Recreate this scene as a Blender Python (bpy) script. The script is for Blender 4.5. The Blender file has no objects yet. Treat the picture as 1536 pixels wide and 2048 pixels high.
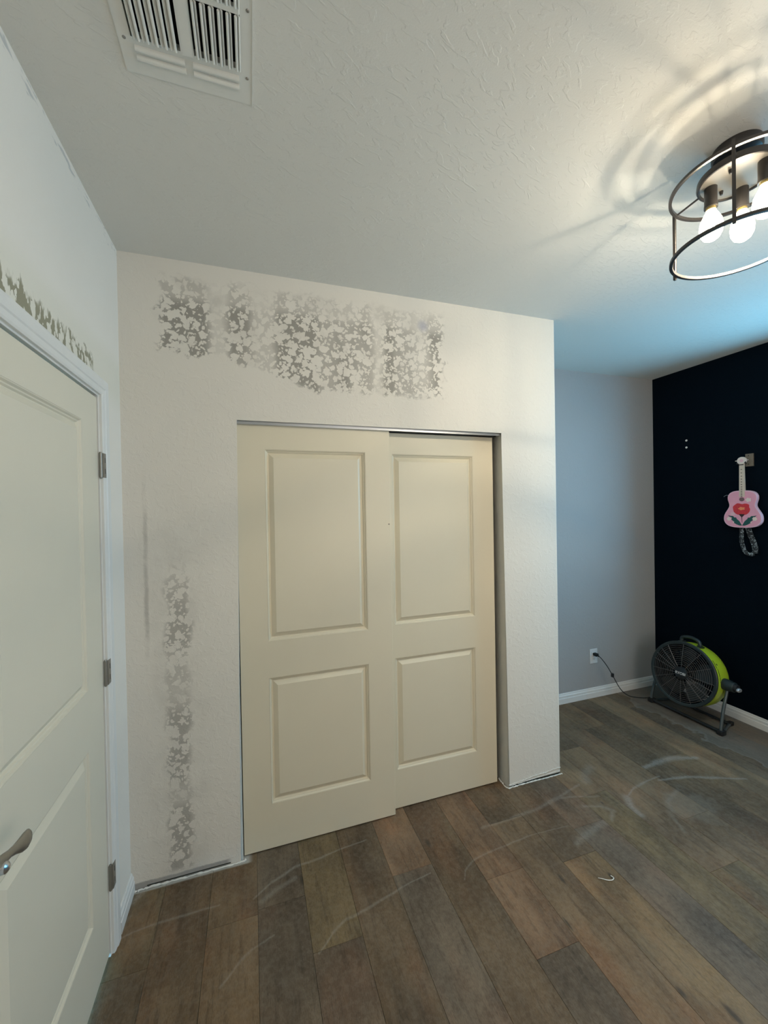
import bpy, bmesh, math, random
from mathutils import Vector, Matrix, noise
random.seed(7)
C = bpy.context.scene.collection
PI = math.pi
# ------------------------------------------------------------------ camera
cam_d = bpy.data.cameras.new('camera')
cam = bpy.data.objects.new('camera', cam_d)
C.objects.link(cam)
cam_d.sensor_fit = 'VERTICAL'
cam_d.sensor_height = 36.0
cam_d.sensor_width = 27.0
cam_d.lens = 802.7 * 36.0 / 2048.0
cam_d.clip_start = 0.02
_f = Vector((0.31400206, 0.94938174, -0.00877626))
_r = Vector((0.94922344, -0.31411206, -0.01756323))
_u = Vector((0.01943094, 0.00281574, 0.99980724))
M = Matrix.Identity(4)
for i in range(3):
    M[i][0], M[i][1], M[i][2] = _r[i], _u[i], -_f[i]
M.translation = Vector((0.5206, -1.9739, 1.6294))
cam.matrix_world = M
bpy.context.scene.camera = cam
# ------------------------------------------------------------------ world, light, exposure
LAMP_COL = (1.0, 0.88, 0.68)
LAMP_RAD = 2200.0
SKY_COL = (0.20, 0.64, 1.0)
SKY_STR = 18.0
FILL_COL = (1.0, 0.93, 0.85)  # tint of the fill light added behind the camera
FILL_RAD = 4.1
sc = bpy.context.scene
sc.view_settings.view_transform = 'Standard'
sc.view_settings.look = 'None'
sc.view_settings.exposure = 0.0
sc.view_settings.gamma = 1.0
sc.view_settings.use_curve_mapping = False
sc.cycles.max_bounces = 5
sc.cycles.diffuse_bounces = 4
sc.cycles.glossy_bounces = 3
sc.cycles.use_adaptive_sampling = True
sc.cycles.adaptive_threshold = 0.05
sc.cycles.adaptive_min_samples = 16
sc.cycles.use_denoising = True
sc.cycles.sample_clamp_indirect = 6.0
w = bpy.data.worlds.new('world')
sc.world = w
w.use_nodes = True
bg = w.node_tree.nodes['Background']
bg.inputs['Color'].default_value = (*SKY_COL, 1)
bg.inputs['Strength'].default_value = SKY_STR
# the window of the room (out of frame, in the navy wall)
WY0, WY1, WZ0, WZ1 = -1.05, -0.27, 1.20, 2.34
pl = bpy.data.lights.new('window_portal', 'AREA')
pl.shape = 'RECTANGLE'
pl.size = WY1 - WY0
pl.size_y = WZ1 - WZ0
pl.cycles.is_portal = True
po = bpy.data.objects.new('window_portal', pl)
po.matrix_world = Matrix.Translation(Vector((4.07, (WY0 + WY1) / 2, (WZ0 + WZ1) / 2))) @ Matrix(((0, 0, 1, 0), (1, 0, 0, 0), (0, 1, 0, 0), (0, 0, 0, 1)))
C.objects.link(po)

# ------------------------------------------------------------------ node helpers
class NT:
    def __init__(self, name, rough=0.6, metallic=0.0, spec=0.5):
        self.m = bpy.data.materials.new(name)
        self.m.use_nodes = True
        self.t = self.m.node_tree
        self.b = self.t.nodes['Principled BSDF']
        self.b.inputs['Roughness'].default_value = rough
        self.b.inputs['Metallic'].default_value = metallic
        self.b.inputs['Specular IOR Level'].default_value = spec
        self._pos = None
    def n(self, typ, **kw):
        x = self.t.nodes.new(typ)
        for k, v in kw.items(): setattr(x, k, v)
        return x
    def put(self, sock, v):
        if v is None: return
        if isinstance(v, bpy.types.NodeSocket): self.t.links.new(v, sock)
        elif isinstance(v, (tuple, list)):
            v = tuple(v)
            if sock.type == 'RGBA' and len(v) == 3: v = v + (1,)
            sock.default_value = v
        else:
            sock.default_value = v
    def pos(self):
        if self._pos is None: self._pos = self.n('ShaderNodeNewGeometry').outputs['Position']
        return self._pos
    def objc(self): return self.n('ShaderNodeTexCoord').outputs['Object']
    def m1(self, op, a, b=None, c=None, clamp=False):
        x = self.n('ShaderNodeMath', operation=op, use_clamp=clamp)
        for s, v in zip(x.inputs, (a, b, c)): self.put(s, v)
        return x.outputs[0]
    def v1(self, op, a, b=None, out=0):
        x = self.n('ShaderNodeVectorMath', operation=op)
        self.put(x.inputs[0], a)
        if op == 'SCALE': self.put(x.inputs['Scale'], b)
        else: self.put(x.inputs[1], b)
        return x.outputs[out]
    def sep(self, v):
        x = self.n('ShaderNodeSeparateXYZ'); self.put(x.inputs[0], v); return x.outputs
    def comb(self, a, b, c):
        x = self.n('ShaderNodeCombineXYZ')
        for s, v in zip(x.inputs, (a, b, c)): self.put(s, v)
        return x.outputs[0]
    def noise(self, v, scale, detail=3, rough=0.5, dist=0.0, col=False):
        x = self.n('ShaderNodeTexNoise')
        self.put(x.inputs['Vector'], v); x.inputs['Scale'].default_value = scale
        x.inputs['Detail'].default_value = detail; x.inputs['Roughness'].default_value = rough
        x.inputs['Distortion'].default_value = dist
        return x.outputs['Color' if col else 'Fac']
    def vor(self, v, scale, feature='F1', rnd=1.0):
        x = self.n('ShaderNodeTexVoronoi', feature=feature)
        self.put(x.inputs['Vector'], v); x.inputs['Scale'].default_value = scale
        x.inputs['Randomness'].default_value = rnd
        return x.outputs['Distance']
    def mr(self, v, a, b, c=0.0, d=1.0, smooth=True):
        x = self.n('ShaderNodeMapRange', interpolation_type='SMOOTHSTEP' if smooth else 'LINEAR')
        for s, q in zip(x.inputs, (v, a, b, c, d)): self.put(s, q)
        return x.outputs[0]
    def mix(self, f, a, b, blend='MIX'):
        x = self.n('ShaderNodeMix', data_type='RGBA', blend_type=blend)
        self.put(x.inputs[0], f); self.put(x.inputs[6], a); self.put(x.inputs[7], b)
        return x.outputs[2]
    def box(self, X, x0, x1, s):       # soft mask x0..x1
        return self.m1('MULTIPLY', self.mr(X, x0 - s, x0 + s), self.mr(X, x1 + s, x1 - s))
    def bump(self, h, dist, strength=1.0):
        x = self.n('ShaderNodeBump'); x.inputs['Distance'].default_value = dist
        x.inputs['Strength'].default_value = strength
        self.put(x.inputs['Height'], h); self.put(self.b.inputs['Normal'], x.outputs[0])
    def col(self, c): self.put(self.b.inputs['Base Color'], c)
    def rough(self, c): self.put(self.b.inputs['Roughness'], c)

def plain(name, c, rough=0.5, metallic=0.0, spec=0.5, var=0.06, scale=30, bump=0.0, bscale=200):
    k = NT(name, rough, metallic, spec)
    f = k.noise(k.objc(), scale, 3)
    k.col(k.mix(f, tuple(x * (1 - var) for x in c), tuple(min(1, x * (1 + var)) for x in c)))
    if bump: k.bump(k.noise(k.objc(), bscale, 2), bump)
    return k.m

# ---- wall plaster: knock-down texture
def knock(k, p, amp=0.0016):
    warp = k.v1('ADD', p, k.v1('SCALE', k.noise(p, 18, 1, col=True), 0.05))
    a = k.noise(warp, 38, 3, 0.55)
    a = k.mr(a, 0.50, 0.60)
    b = k.noise(p, 210, 1)
    return k.m1('ADD', k.m1('MULTIPLY', a, 0.55), k.m1('MULTIPLY', b, 0.45))

WALL = (0.735, 0.70, 0.635)
def mat_wall(name, base, amp=0.0009, spec=0.3):
    k = NT(name, 0.75, 0, spec)
    p = k.pos()
    f = k.noise(p, 2.2, 3)
    k.col(k.mix(f, tuple(x * 0.96 for x in base), tuple(x * 1.03 for x in base)))
    k.bump(knock(k, p), amp)
    return k.m

def blobs(k, p, s=1.0):
    """cream islands of old paint, gaps of grey showing: returns gap mask 0..1"""
    warp = k.v1('ADD', p, k.v1('SCALE', k.v1('SUBTRACT', k.noise(p, 30 * s, 3, col=True), (0.5, 0.5, 0.5)), 0.045))
    v = k.m1('MINIMUM', k.vor(warp, 25 * s), k.m1('ADD', k.vor(k.v1('ADD', warp, (0.37, 0.11, 0.05)), 44 * s), 0.10))
    n = k.noise(p, 75 * s, 3, 0.6)
    big = k.noise(p, 11 * s, 2)
    g = k.m1('ADD', v, k.m1('ADD', k.m1('MULTIPLY', k.m1('SUBTRACT', n, 0.5), 0.30), k.m1('MULTIPLY', k.m1('SUBTRACT', big, 0.5), 0.25)))
    return k.m1('SUBTRACT', 0.56, g)

def mat_closet_wall():
    k = NT('closet wall plaster', 0.75, 0, 0.3)
    p = k.pos()
    X, Y, Z = k.sep(p)
    wob = k.m1('MULTIPLY', k.m1('SUBTRACT', k.noise(p, 9, 4, 0.65), 0.5), 0.16)
    Xw, Zw = k.m1('ADD', X, wob), k.m1('ADD', Z, wob)
    # upper patch, over the closet
    zc_lo = k.m1('SUBTRACT', 2.335, k.m1('MULTIPLY', k.mr(X, 0.35, 0.85), 0.115))
    lo = k.mr(Zw, k.m1('SUBTRACT', zc_lo, 0.012), k.m1('ADD', zc_lo, 0.012))
    up = k.mr(Zw, 2.69, 2.64)
    lr = k.box(Xw, 0.155, 1.53, 0.02)
    m1 = k.m1('MULTIPLY', k.m1('MULTIPLY', lo, up), lr)
    # faded vertical sweeps
    sweep = k.noise(k.comb(k.m1('MULTIPLY', X, 6.0), 0.0, k.m1('MULTIPLY', Z, 1.0)), 1.0, 2, 0.4)
    zone = lambda a, b, st: k.m1('SUBTRACT', 1.0, k.m1('MULTIPLY', k.box(k.m1('ADD', X, k.m1('MULTIPLY', wob, 0.35)), a, b, 0.026), st))
    fade = k.m1('MULTIPLY', k.m1('MULTIPLY', zone(0.355, 0.435, .85), zone(0.535, 0.645, .70)), k.m1('MULTIPLY', zone(1.125, 1.185, .80), zone(1.36, 1.43, .45)))
    fade = k.m1('MULTIPLY', fade, k.mr(sweep, 0.40, 0.52, 0.65, 1.0))
    topfade = k.mr(Z, 2.60, 2.54, 0.45, 1.0)
    # left vertical patch
    xc = k.m1('ADD', 0.165, k.m1('MULTIPLY', k.noise(k.comb(0.0, 0.0, Z), 3.0, 2), 0.07))
    half = k.m1('MULTIPLY', k.noise(k.comb(3.0, 0.0, Z), 6.0, 2), 0.095)
    dx = k.m1('ABSOLUTE', k.m1('SUBTRACT', X, xc))
    vband = k.mr(k.m1('ADD', dx, k.m1('MULTIPLY', wob, 0.3)), k.m1('ADD', half, 0.02), k.m1('SUBTRACT', half, 0.02))
    vz = k.m1('MULTIPLY', k.mr(Z, 1.55, 1.15, 0.0, 1.0), k.mr(Z, 0.02, 0.06))
    vgate = k.mr(k.noise(k.comb(7.0, 0.0, Z), 3.4, 2), 0.36, 0.50, 0.45, 1.0)
    m2 = k.m1('MULTIPLY', k.m1('MULTIPLY', vband, vz), vgate)
    g = blobs(k, p, 1.15)
    gap = k.mr(k.m1('ADD', g, k.m1('MULTIPLY', k.m1('SUBTRACT', k.noise(p, 3.5, 2), 0.5), 0.16)), 0.092, 0.072)
    soft = k.noise(p, 7.0, 4, 0.6)
    a1 = k.m1('MULTIPLY', k.m1('MULTIPLY', m1, fade), topfade)
    d1 = k.m1('MULTIPLY', a1, gap)
    smear = k.m1('MULTIPLY', m1, k.mr(soft, 0.45, 0.65, 0.0, 0.26))
    d2 = k.m1('MULTIPLY', m2, k.mr(g, 0.125, 0.075, 0.10, 0.78))
    # faint grey halo about the left patch
    halo = k.m1('MULTIPLY', k.m1('MULTIPLY', k.mr(k.m1('ADD', dx, wob), 0.17, 0.03), k.mr(Z, 1.95, 1.2)), k.mr(soft, 0.35, 0.65, 0.0, 0.22))
    edge = k.m1('MULTIPLY', k.m1('MULTIPLY', k.box(k.m1('ADD', X, k.m1('MULTIPLY', wob, 0.1)), 0.074, 0.090, 0.006), k.mr(Z, 1.9, 1.4)), k.m1('MULTIPLY', k.mr(Z, 0.95, 1.1), k.mr(soft, 0.35, 0.6, 0.1, 0.55)))
    tot = k.m1('MAXIMUM', k.m1('MAXIMUM', d1, d2), k.m1('MAXIMUM', k.m1('MAXIMUM', smear, halo), edge))
    f = k.noise(p, 2.2, 3)
    base = k.mix(f, tuple(x * 0.96 for x in WALL), tuple(x * 1.03 for x in WALL))
    c = k.mix(tot, base, (0.33, 0.31, 0.275))
    # pale sanded filler islands inside the patch
    isl = k.m1('MULTIPLY', m1, k.mr(g, 0.14, 0.17, 0.0, 0.45))
    c = k.mix(isl, c, (0.76, 0.725, 0.655))
    # bare board strip where the skirting was
    raw = k.m1('MULTIPLY', k.mr(k.m1('ADD', Z, k.m1('MULTIPLY', wob, 0.10)), 0.034, 0.026), k.mr(X, 0.41, 0.38))
    c = k.mix(raw, c, (0.36, 0.345, 0.325))
    blue = k.m1('MULTIPLY', k.mr(k.v1('LENGTH', k.v1('SUBTRACT', p, (1.41, 0.0, 2.60)), out=1), 0.045, 0.005), 0.55)
    c = k.mix(blue, c, (0.30, 0.31, 0.42))
    k.col(c)
    flat = k.m1('SUBTRACT', 1.0, k.m1('MULTIPLY', k.box(X, 0.12, 1.55, 0.05), k.mr(Z, 2.20, 2.30)))
    k.bump(k.m1('MULTIPLY', knock(k, p), k.m1('ADD', 0.3, k.m1('MULTIPLY', flat, 0.7))), 0.0008)
    return k.m

def mat_left_wall():
    k = NT('left wall plaster', 0.7, 0, 0.3)
    p = k.pos()
    X, Y, Z = k.sep(p)
    st = k.comb(0.0, k.m1('MULTIPLY', Y, 1.6), k.m1('MULTIPLY', Z, 0.75))
    wob = k.m1('SUBTRACT', k.noise(st, 16, 3, 0.6), 0.5)
    Zw = k.m1('ADD', Z, k.m1('MULTIPLY', wob, 0.14))
    m = k.m1('MULTIPLY', k.box(Zw, 2.10, 2.185, 0.012), k.box(k.m1('ADD', Y, k.m1('MULTIPLY', wob, 0.1)), -1.6, -0.30, 0.02))
    g = blobs(k, st, 0.9)
    gap = k.mr(g, 0.135, 0.11)
    # scuffs along the ceiling line
    e = k.m1('MULTIPLY', k.box(k.m1('ADD', Z, k.m1('MULTIPLY', wob, 0.05)), 2.705, 2.735, 0.004), k.mr(k.noise(k.comb(0.0, k.m1('MULTIPLY', Y, 1.0), k.m1('MULTIPLY', Z, 5.0)), 12, 3), 0.52, 0.60))
    e = k.m1('MULTIPLY', e, 0.6)
    f = k.noise(p, 2.2, 3)
    b = (0.80, 0.76, 0.70)
    base = k.mix(f, tuple(x * 0.97 for x in b), tuple(x * 1.03 for x in b))
    c = k.mix(k.m1('MULTIPLY', m, gap), base, (0.30, 0.28, 0.20))
    c = k.mix(k.m1('MULTIPLY', k.box(Z, 2.08, 2.26, 0.05), 0.35), c, (0.66, 0.645, 0.52))
    c = k.mix(k.m1('MULTIPLY', m, gap), c, (0.30, 0.28, 0.20))
    c = k.mix(e, c, (0.40, 0.41, 0.41))
    k.col(c)
    k.bump(knock(k, p), 0.0003)
    return k.m

def mat_ceiling():
    k = NT('ceiling plaster', 0.8, 0, 0.2)
    p = k.pos()
    X, Y, Z = k.sep(p)
    # trowel marks run diagonally
    q = k.comb(k.m1('ADD', k.m1('MULTIPLY', X, 0.55), k.m1('MULTIPLY', Y, 0.35)), k.m1('SUBTRACT', k.m1('MULTIPLY', Y, 1.3), k.m1('MULTIPLY', X, 0.5)), 0.0)
    warp = k.v1('ADD', q, k.v1('SCALE', k.noise(q, 16, 1, col=True), 0.05))
    a = k.m1('MULTIPLY', k.mr(k.noise(warp, 44, 3), 0.52, 0.62), 0.7)
    h = k.m1('ADD', a, k.m1('MULTIPLY', k.noise(p, 210, 2), 0.5))
    f = k.noise(p, 1.7, 3)
    b = (0.745, 0.725, 0.67)
    k.col(k.mix(f, tuple(x * 0.97 for x in b), tuple(x * 1.03 for x in b)))
    k.bump(h, 0.0007)
    return k.m

# ---- floor: dust smears drawn as capsules in world space
def _poly(pts, wd, st):
    out = []
    n = len(pts) - 1
    for i in range(n):
        f = math.sin(PI * (i + 0.5) / n) * 0.6 + 0.4
        out.append((*pts[i], *pts[i + 1], wd * f, st))
    return out
ARCS = []
for a_ in [
 ([(2.80, -.130), (2.90, -.112), (3.02, -.112), (3.10, -.130), (3.20, -.170)], .024, .60),
 ([(2.425, -.40), (2.430, -.34), (2.470, -.285)], .026, .60), ([(2.47, -.285), (2.58, -.245), (2.68, -.225), (2.80, -.215)], .008, .45),
 ([(2.77, -.242), (2.87, -.258), (2.98, -.292), (3.12, -.345), (3.26, -.405)], .013, .55),
 ([(2.36, -.11), (2.41, -.05), (2.49, -.01)], .032, .30),
 ([(0.02, -.200), (0.12, -.186), (0.25, -.183), (0.37, -.186)], .006, .38),
 ([(.385, -.50), (.44, -.445), (.50, -.408), (.57, -.385)], .006, .38),
 ([(.50, -.210), (.57, -.160), (.68, -.115), (.82, -.095), (1.03, -.070)], .007, .48),
 ([(.53, -.235), (.59, -.200), (.67, -.172)], .014, .36),
 ([(.725, -.50), (.79, -.448), (.85, -.415), (.95, -.392), (1.10, -.355), (1.25, -.336)], .006, .40),
 ([(1.376, -.425), (1.40, -.39), (1.46, -.36), (1.60, -.336), (1.80, -.330), (2.02, -.337)], .005, .32),
 ([(1.60, -.205), (1.78, -.198), (1.95, -.190), (2.12, -.165), (2.30, -.12)], .012, .32),
 ([(1.98, -.435), (2.08, -.405), (2.20, -.385)], .020, .34), ([(2.05, -.165), (2.18, -.180), (2.33, -.225)], .008, .32),
 ([(2.20, -.262), (2.28, -.290), (2.31, -.335), (2.25, -.385)], .014, .34),
 ([(2.52, -.56), (2.57, -.46), (2.66, -.385), (2.80, -.33)], .014, .22),
 ([(0.0, -.085), (.045, -.02)], .014, .55), ([(0.0, -.22), (.03, -.12)], .008, .3)]:
    ARCS += _poly(*a_)
KNOTS = [(1.305, -0.193, .012, .028), (1.775, -0.56, .008, .03), (2.31, -0.27, .006, .012), (1.988, -0.62, .010, .022), (1.945, -1.115, .012, .04),
         (1.85, -1.02, .010, .02), (0.70, -0.19, .008, .03), (1.66, -0.72, .006, .03)]
def mat_floor():
    k = NT('oak plank', 0.5, 0, 0.22)
    p = k.pos()
    X, Y, Z = k.sep(p)
    oi = k.n('ShaderNodeObjectInfo')
    rnd = oi.outputs['Random']
    tone = oi.outputs['Color']
    off = k.m1('MULTIPLY', rnd, 37.0)
    q = k.comb(k.m1('ADD', k.m1('MULTIPLY', X, 1.0), off), k.m1('MULTIPLY', Y, 0.11), off)
    grain = k.noise(q, 60, 5, 0.65)
    cloud = k.noise(k.comb(k.m1('ADD', X, off), k.m1('MULTIPLY', Y, 0.45), off), 7, 4, 0.6)
    fine = k.noise(k.comb(k.m1('ADD', X, off), k.m1('MULTIPLY', Y, 0.25), 0.0), 330, 2, 0.6)
    mott = k.noise(p, 46, 4, 0.65)
    hue = k.noise(k.comb(k.m1('ADD', X, off), k.m1('MULTIPLY', Y, 0.5), off), 5, 2)
    c = k.mix(k.mr(cloud, 0.3, 0.7), k.mix(1.0, tone, (0.68, 0.68, 0.70), 'MULTIPLY'), k.mix(1.0, tone, (1.28, 1.26, 1.24), 'MULTIPLY'))
    c = k.mix(k.mr(hue, 0.48, 0.72, 0.0, 0.55), c, k.mix(1.0, c, (1.22, 0.92, 0.80), 'MULTIPLY'))
    c = k.mix(k.mr(grain, 0.50, 0.34, 0.0, 0.55), c, k.mix(1.0, c, (0.50, 0.50, 0.50), 'MULTIPLY'))
    c = k.mix(k.mr(fine, 0.60, 0.35, 0.0, 0.45), c, k.mix(1.0, c, (0.55, 0.55, 0.55), 'MULTIPLY'))
    c = k.mix(k.mr(mott, 0.42, 0.62, 0.0, 0.14), c, (0.28, 0.235, 0.18))
    for (x, y, a, b) in KNOTS:
        d = k.v1('LENGTH', k.comb(k.m1('DIVIDE', k.m1('SUBTRACT', X, x), a), k.m1('DIVIDE', k.m1('SUBTRACT', Y, y), b), 0.0), out=1)
        c = k.mix(k.mr(d, 1.3, 0.3, 0.0, 0.75), c, (0.035, 0.030, 0.024))
    # plaster dust
    grp = bpy.data.node_groups.new('dust stroke', 'ShaderNodeTree')
    itf = grp.interface
    itf.new_socket('P', in_out='INPUT', socket_type='NodeSocketVector')
    itf.new_socket('A', in_out='INPUT', socket_type='NodeSocketVector')
    itf.new_socket('AB', in_out='INPUT', socket_type='NodeSocketVector')
    itf.new_socket('W', in_out='INPUT', socket_type='NodeSocketVector')   # 1/|AB|^2, width, strength
    itf.new_socket('Prev', in_out='INPUT', socket_type='NodeSocketFloat')
    itf.new_socket('Out', in_out='OUTPUT', socket_type='NodeSocketFloat')
    class G(NT):
        def __init__(s, t): s.t = t
    g = G(grp)
    gi, go = grp.nodes.new('NodeGroupInput'), grp.nodes.new('NodeGroupOutput')
    I = gi.outputs
    ws = g.sep(I['W'])
    pa = g.v1('SUBTRACT', I['P'], I['A'])
    h = g.m1('MULTIPLY', g.v1('DOT_PRODUCT', pa, I['AB'], out=1), ws[0], clamp=True)
    d = g.v1('LENGTH', g.v1('SUBTRACT', pa, g.v1('SCALE', I['AB'], h)), out=1)
    mm = g.m1('MULTIPLY', g.mr(d, ws[1], 0.0), ws[2])
    itf.new_socket('POut', in_out='OUTPUT', socket_type='NodeSocketVector')
    mo = g.m1('MAXIMUM', mm, I['Prev'])
    grp.links.new(mo, go.inputs['Out'])
    # the point is handed on through the result so that strokes are evaluated one after the other
    grp.links.new(g.v1('ADD', I['P'], g.comb(0.0, 0.0, g.m1('MULTIPLY', mo, 1e-6))), go.inputs['POut'])
    wn = k.v1('SUBTRACT', k.noise(p, 14, 3, col=True), (0.5, 0.5, 0.5))
    wn2 = k.v1('SUBTRACT', k.noise(p, 3.2, 1, col=True), (0.5, 0.5, 0.5))
    wp = k.v1('ADD', k.v1('MULTIPLY', p, (1, 1, 0)), k.v1('ADD', k.v1('MULTIPLY', wn, (0.012, 0.012, 0.0)), k.v1('MULTIPLY', wn2, (0.04, 0.04, 0.0))))
    prev = 0.0
    for (x0, y0, x1, y1, wd, s) in ARCS:
        x = k.n('ShaderNodeGroup'); x.node_tree = grp
        dx, dy = x1 - x0, y1 - y0
        k.put(x.inputs['P'], wp); x.inputs['A'].default_value = (x0, y0, 0)
        x.inputs['AB'].default_value = (dx, dy, 0)
        x.inputs['W'].default_value = (1 / (dx * dx + dy * dy), wd * 1.7, s)
        k.put(x.inputs['Prev'], prev)
        prev = x.outputs[0]; wp = x.outputs[1]
    streak = k.mr(k.noise(p, 90, 3, 0.7), 0.3, 0.6, 0.45, 1.0)
    dust = k.m1('MULTIPLY', k.m1('MULTIPLY', prev, streak), 0.46)
    # broad thin haze of dust, stronger on the right and at the wet-mopped corner
    haze = k.m1('MULTIPLY', k.mr(k.noise(p, 2.6, 5, 0.65), 0.45, 0.70), 0.10)
    pool = k.mr(k.v1('LENGTH', k.v1('SUBTRACT', k.v1('MULTIPLY', k.v1('ADD', p, k.v1('MULTIPLY', wn, (0.2, 0.2, 0.0))), (1, 1, 0)), (2.74, -0.45, 0.0)), out=1), 0.17, 0.08, 0.0, 0.20)
    haze = k.m1('MAXIMUM', haze, pool)
    spk = k.mr(k.noise(p, 240, 1, 0.5), 0.735, 0.77)
    spk = k.m1('MULTIPLY', k.m1('MULTIPLY', spk, k.mr(k.noise(p, 8, 2), 0.52, 0.62)), 0.45)
    wv = k.m1('MULTIPLY', k.m1('SUBTRACT', k.noise(k.v1('ADD', p, (0.13, 0.4, 0.0)), 5.5, 3, 0.5), 0.5), 0.34)
    corner = k.mr(k.m1('ADD', X, wv), 3.485, 3.500)
    rim = k.box(k.m1('ADD', X, wv), 3.478, 3.496, 0.006)
    c = k.mix(k.m1('MULTIPLY', corner, 0.42), c, (0.20, 0.195, 0.18))
    c = k.mix(k.m1('MULTIPLY', rim, 0.22), c, (0.42, 0.43, 0.41))
    wallrim = k.m1('MULTIPLY', k.m1('MULTIPLY', k.mr(k.m1('ADD', Y, k.m1('MULTIPLY', wv, 0.06)), -0.022, -0.010), k.mr(X, 0.50, 0.47)), 0.75)
    c = k.mix(haze, c, (0.32, 0.285, 0.235))
    c = k.mix(spk, c, (0.36, 0.35, 0.33))
    c = k.mix(k.m1('MAXIMUM', dust, wallrim), c, (0.50, 0.50, 0.475))
    k.col(c)
    k.rough(k.mr(cloud, 0.2, 0.8, 0.52, 0.68))
    k.bump(k.m1('ADD', grain, k.m1('MULTIPLY', fine, 0.5)), 0.0006)
    return k.m

MT = {
 'closet_wall': mat_closet_wall(), 'left_wall': mat_left_wall(), 'ceiling': mat_ceiling(), 'floor': mat_floor(),
 'wall': mat_wall('room wall plaster', WALL),
 'grey_wall': mat_wall('grey wall paint', (0.39, 0.39, 0.39), 0.0005),
 'navy': mat_wall('navy wall paint', (0.0010, 0.0045, 0.0090), 0.0004, 0.06),
 'white': plain('white trim paint', (0.74, 0.735, 0.715), 0.4, var=0.03),
 'almond': plain('almond door paint', (0.70, 0.635, 0.49), 0.42, var=0.02, scale=6, bump=0.00015, bscale=420),
 'almond_left': plain('almond door paint, hinged door', (0.72, 0.67, 0.555), 0.42, var=0.02, scale=6, bump=0.00015, bscale=420),
 'door_edge': plain('pale door edge paint', (0.66, 0.62, 0.52), 0.5, var=0.03),
 'caulk': plain('white caulk', (0.74, 0.73, 0.69), 0.6, var=0.12, scale=60),
 'subfloor': plain('dark underlay', (0.02, 0.018, 0.015), 0.9),
 'alu': plain('brushed aluminium', (0.62, 0.63, 0.65), 0.28, 1.0, var=0.03),
 'black': plain('black enamel', (0.018, 0.017, 0.017), 0.38, spec=0.5),
 'fixture': plain('dark bronze metal', (0.05, 0.045, 0.042), 0.35, 0.3),
 'plate_metal': plain('satin nickel lamp plate', (0.34, 0.31, 0.265), 0.5, 0.3),
 'nickel': plain('satin nickel', (0.34, 0.32, 0.28), 0.34, 0.85),
 'hinge': plain('worn nickel hinge', (0.30, 0.28, 0.25), 0.42, 0.7),
 'vent': plain('white enamelled vent steel', (0.76, 0.75, 0.70), 0.4, var=0.03),
 'duct': plain('dark duct lining', (0.015, 0.016, 0.016), 0.9),
 'brass': plain('brass screw shell', (0.72, 0.55, 0.22), 0.3, 0.9),
 'lime': plain('lime plastic', (0.46, 0.60, 0.030), 0.32, var=0.04),
 'dkplastic': plain('dark green grey plastic', (0.019, 0.028, 0.029), 0.42, var=0.1),
 'gplastic': plain('grille black', (0.016, 0.018, 0.020), 0.40),
 'grille_edge': plain('grille spoke plastic', (0.085, 0.080, 0.078), 0.28),
 'tube': plain('graphite coated tube', (0.10, 0.12, 0.125), 0.35, 0.5),
 'rubber': plain('black rubber', (0.010, 0.010, 0.011), 0.7),
 'silver': plain('silver plastic', (0.50, 0.51, 0.52), 0.35, 0.4),
 'blade': plain('fan blade plastic', (0.020, 0.022, 0.022), 0.30),
 'pinkbody': plain('pink guitar lacquer', (0.80, 0.38, 0.50), 0.3, var=0.05, scale=20),
 'pinkside': plain('pale pink guitar side', (0.80, 0.52, 0.62), 0.35),
 'maple': plain('cream fretboard', (0.66, 0.56, 0.46), 0.4),
 'red': plain('poppy red print', (0.62, 0.035, 0.045), 0.4, var=0.3, scale=120),
 'orange': plain('orange print', (0.85, 0.28, 0.12), 0.4, var=0.25, scale=200),
 'leaf': plain('dark green print', (0.012, 0.085, 0.075), 0.4, var=0.5, scale=120),
 'calyx': plain('dark brown print', (0.03, 0.012, 0.012), 0.5),
 'petal': plain('cream petal print', (0.80, 0.70, 0.64), 0.4, var=0.1, scale=120),
 'rose': plain('pale rose print', (0.78, 0.50, 0.56), 0.4),
 'hole': plain('sound hole shade', (0.20, 0.11, 0.12), 0.6),
 'wood': plain('weathered wood plate', (0.20, 0.165, 0.125), 0.6, var=0.25, scale=90),
 'outlet': plain('white outlet plastic', (0.72, 0.74, 0.75), 0.35, var=0.02),
 'slot': plain('dark slot', (0.02, 0.02, 0.02), 0.7),
 'text': plain('white lettering', (0.62, 0.62, 0.62), 0.5),
 'gravel': plain('dark lettering and gap shade', (0.02, 0.022, 0.015), 0.5),
}
# strap fabric: black with white blotches
k = NT('patterned strap cloth', 0.8); q = k.objc()
k.col(k.mix(k.mr(k.noise(q, 60, 4, 0.7, 1.0), 0.52, 0.62), (0.010, 0.013, 0.017), (0.34, 0.40, 0.43))); MT['strap'] = k.m
# lit bulb: glowing core in a frosted glowing envelope
k = NT('lit bulb core'); e = k.n('ShaderNodeEmission'); e.inputs[0].default_value = (*LAMP_COL, 1); e.inputs[1].default_value = LAMP_RAD
k.t.links.new(e.outputs[0], k.t.nodes['Material Output'].inputs[0]); MT['core'] = k.m
k = NT('lit bulb glass'); e = k.n('ShaderNodeEmission'); e.inputs[0].default_value = (1.0, 0.93, 0.72, 1); e.inputs[1].default_value = 2.2
tr = k.n('ShaderNodeBsdfTransparent'); ad = k.n('ShaderNodeAddShader')
k.t.links.new(e.outputs[0], ad.inputs[0]); k.t.links.new(tr.outputs[0], ad.inputs[1])
k.t.links.new(ad.outputs[0], k.t.nodes['Material Output'].inputs[0]); MT['glass'] = k.m
k = NT('added fill glow'); e = k.n('ShaderNodeEmission'); e.inputs[0].default_value = (*FILL_COL, 1); e.inputs[1].default_value = FILL_RAD
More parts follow.
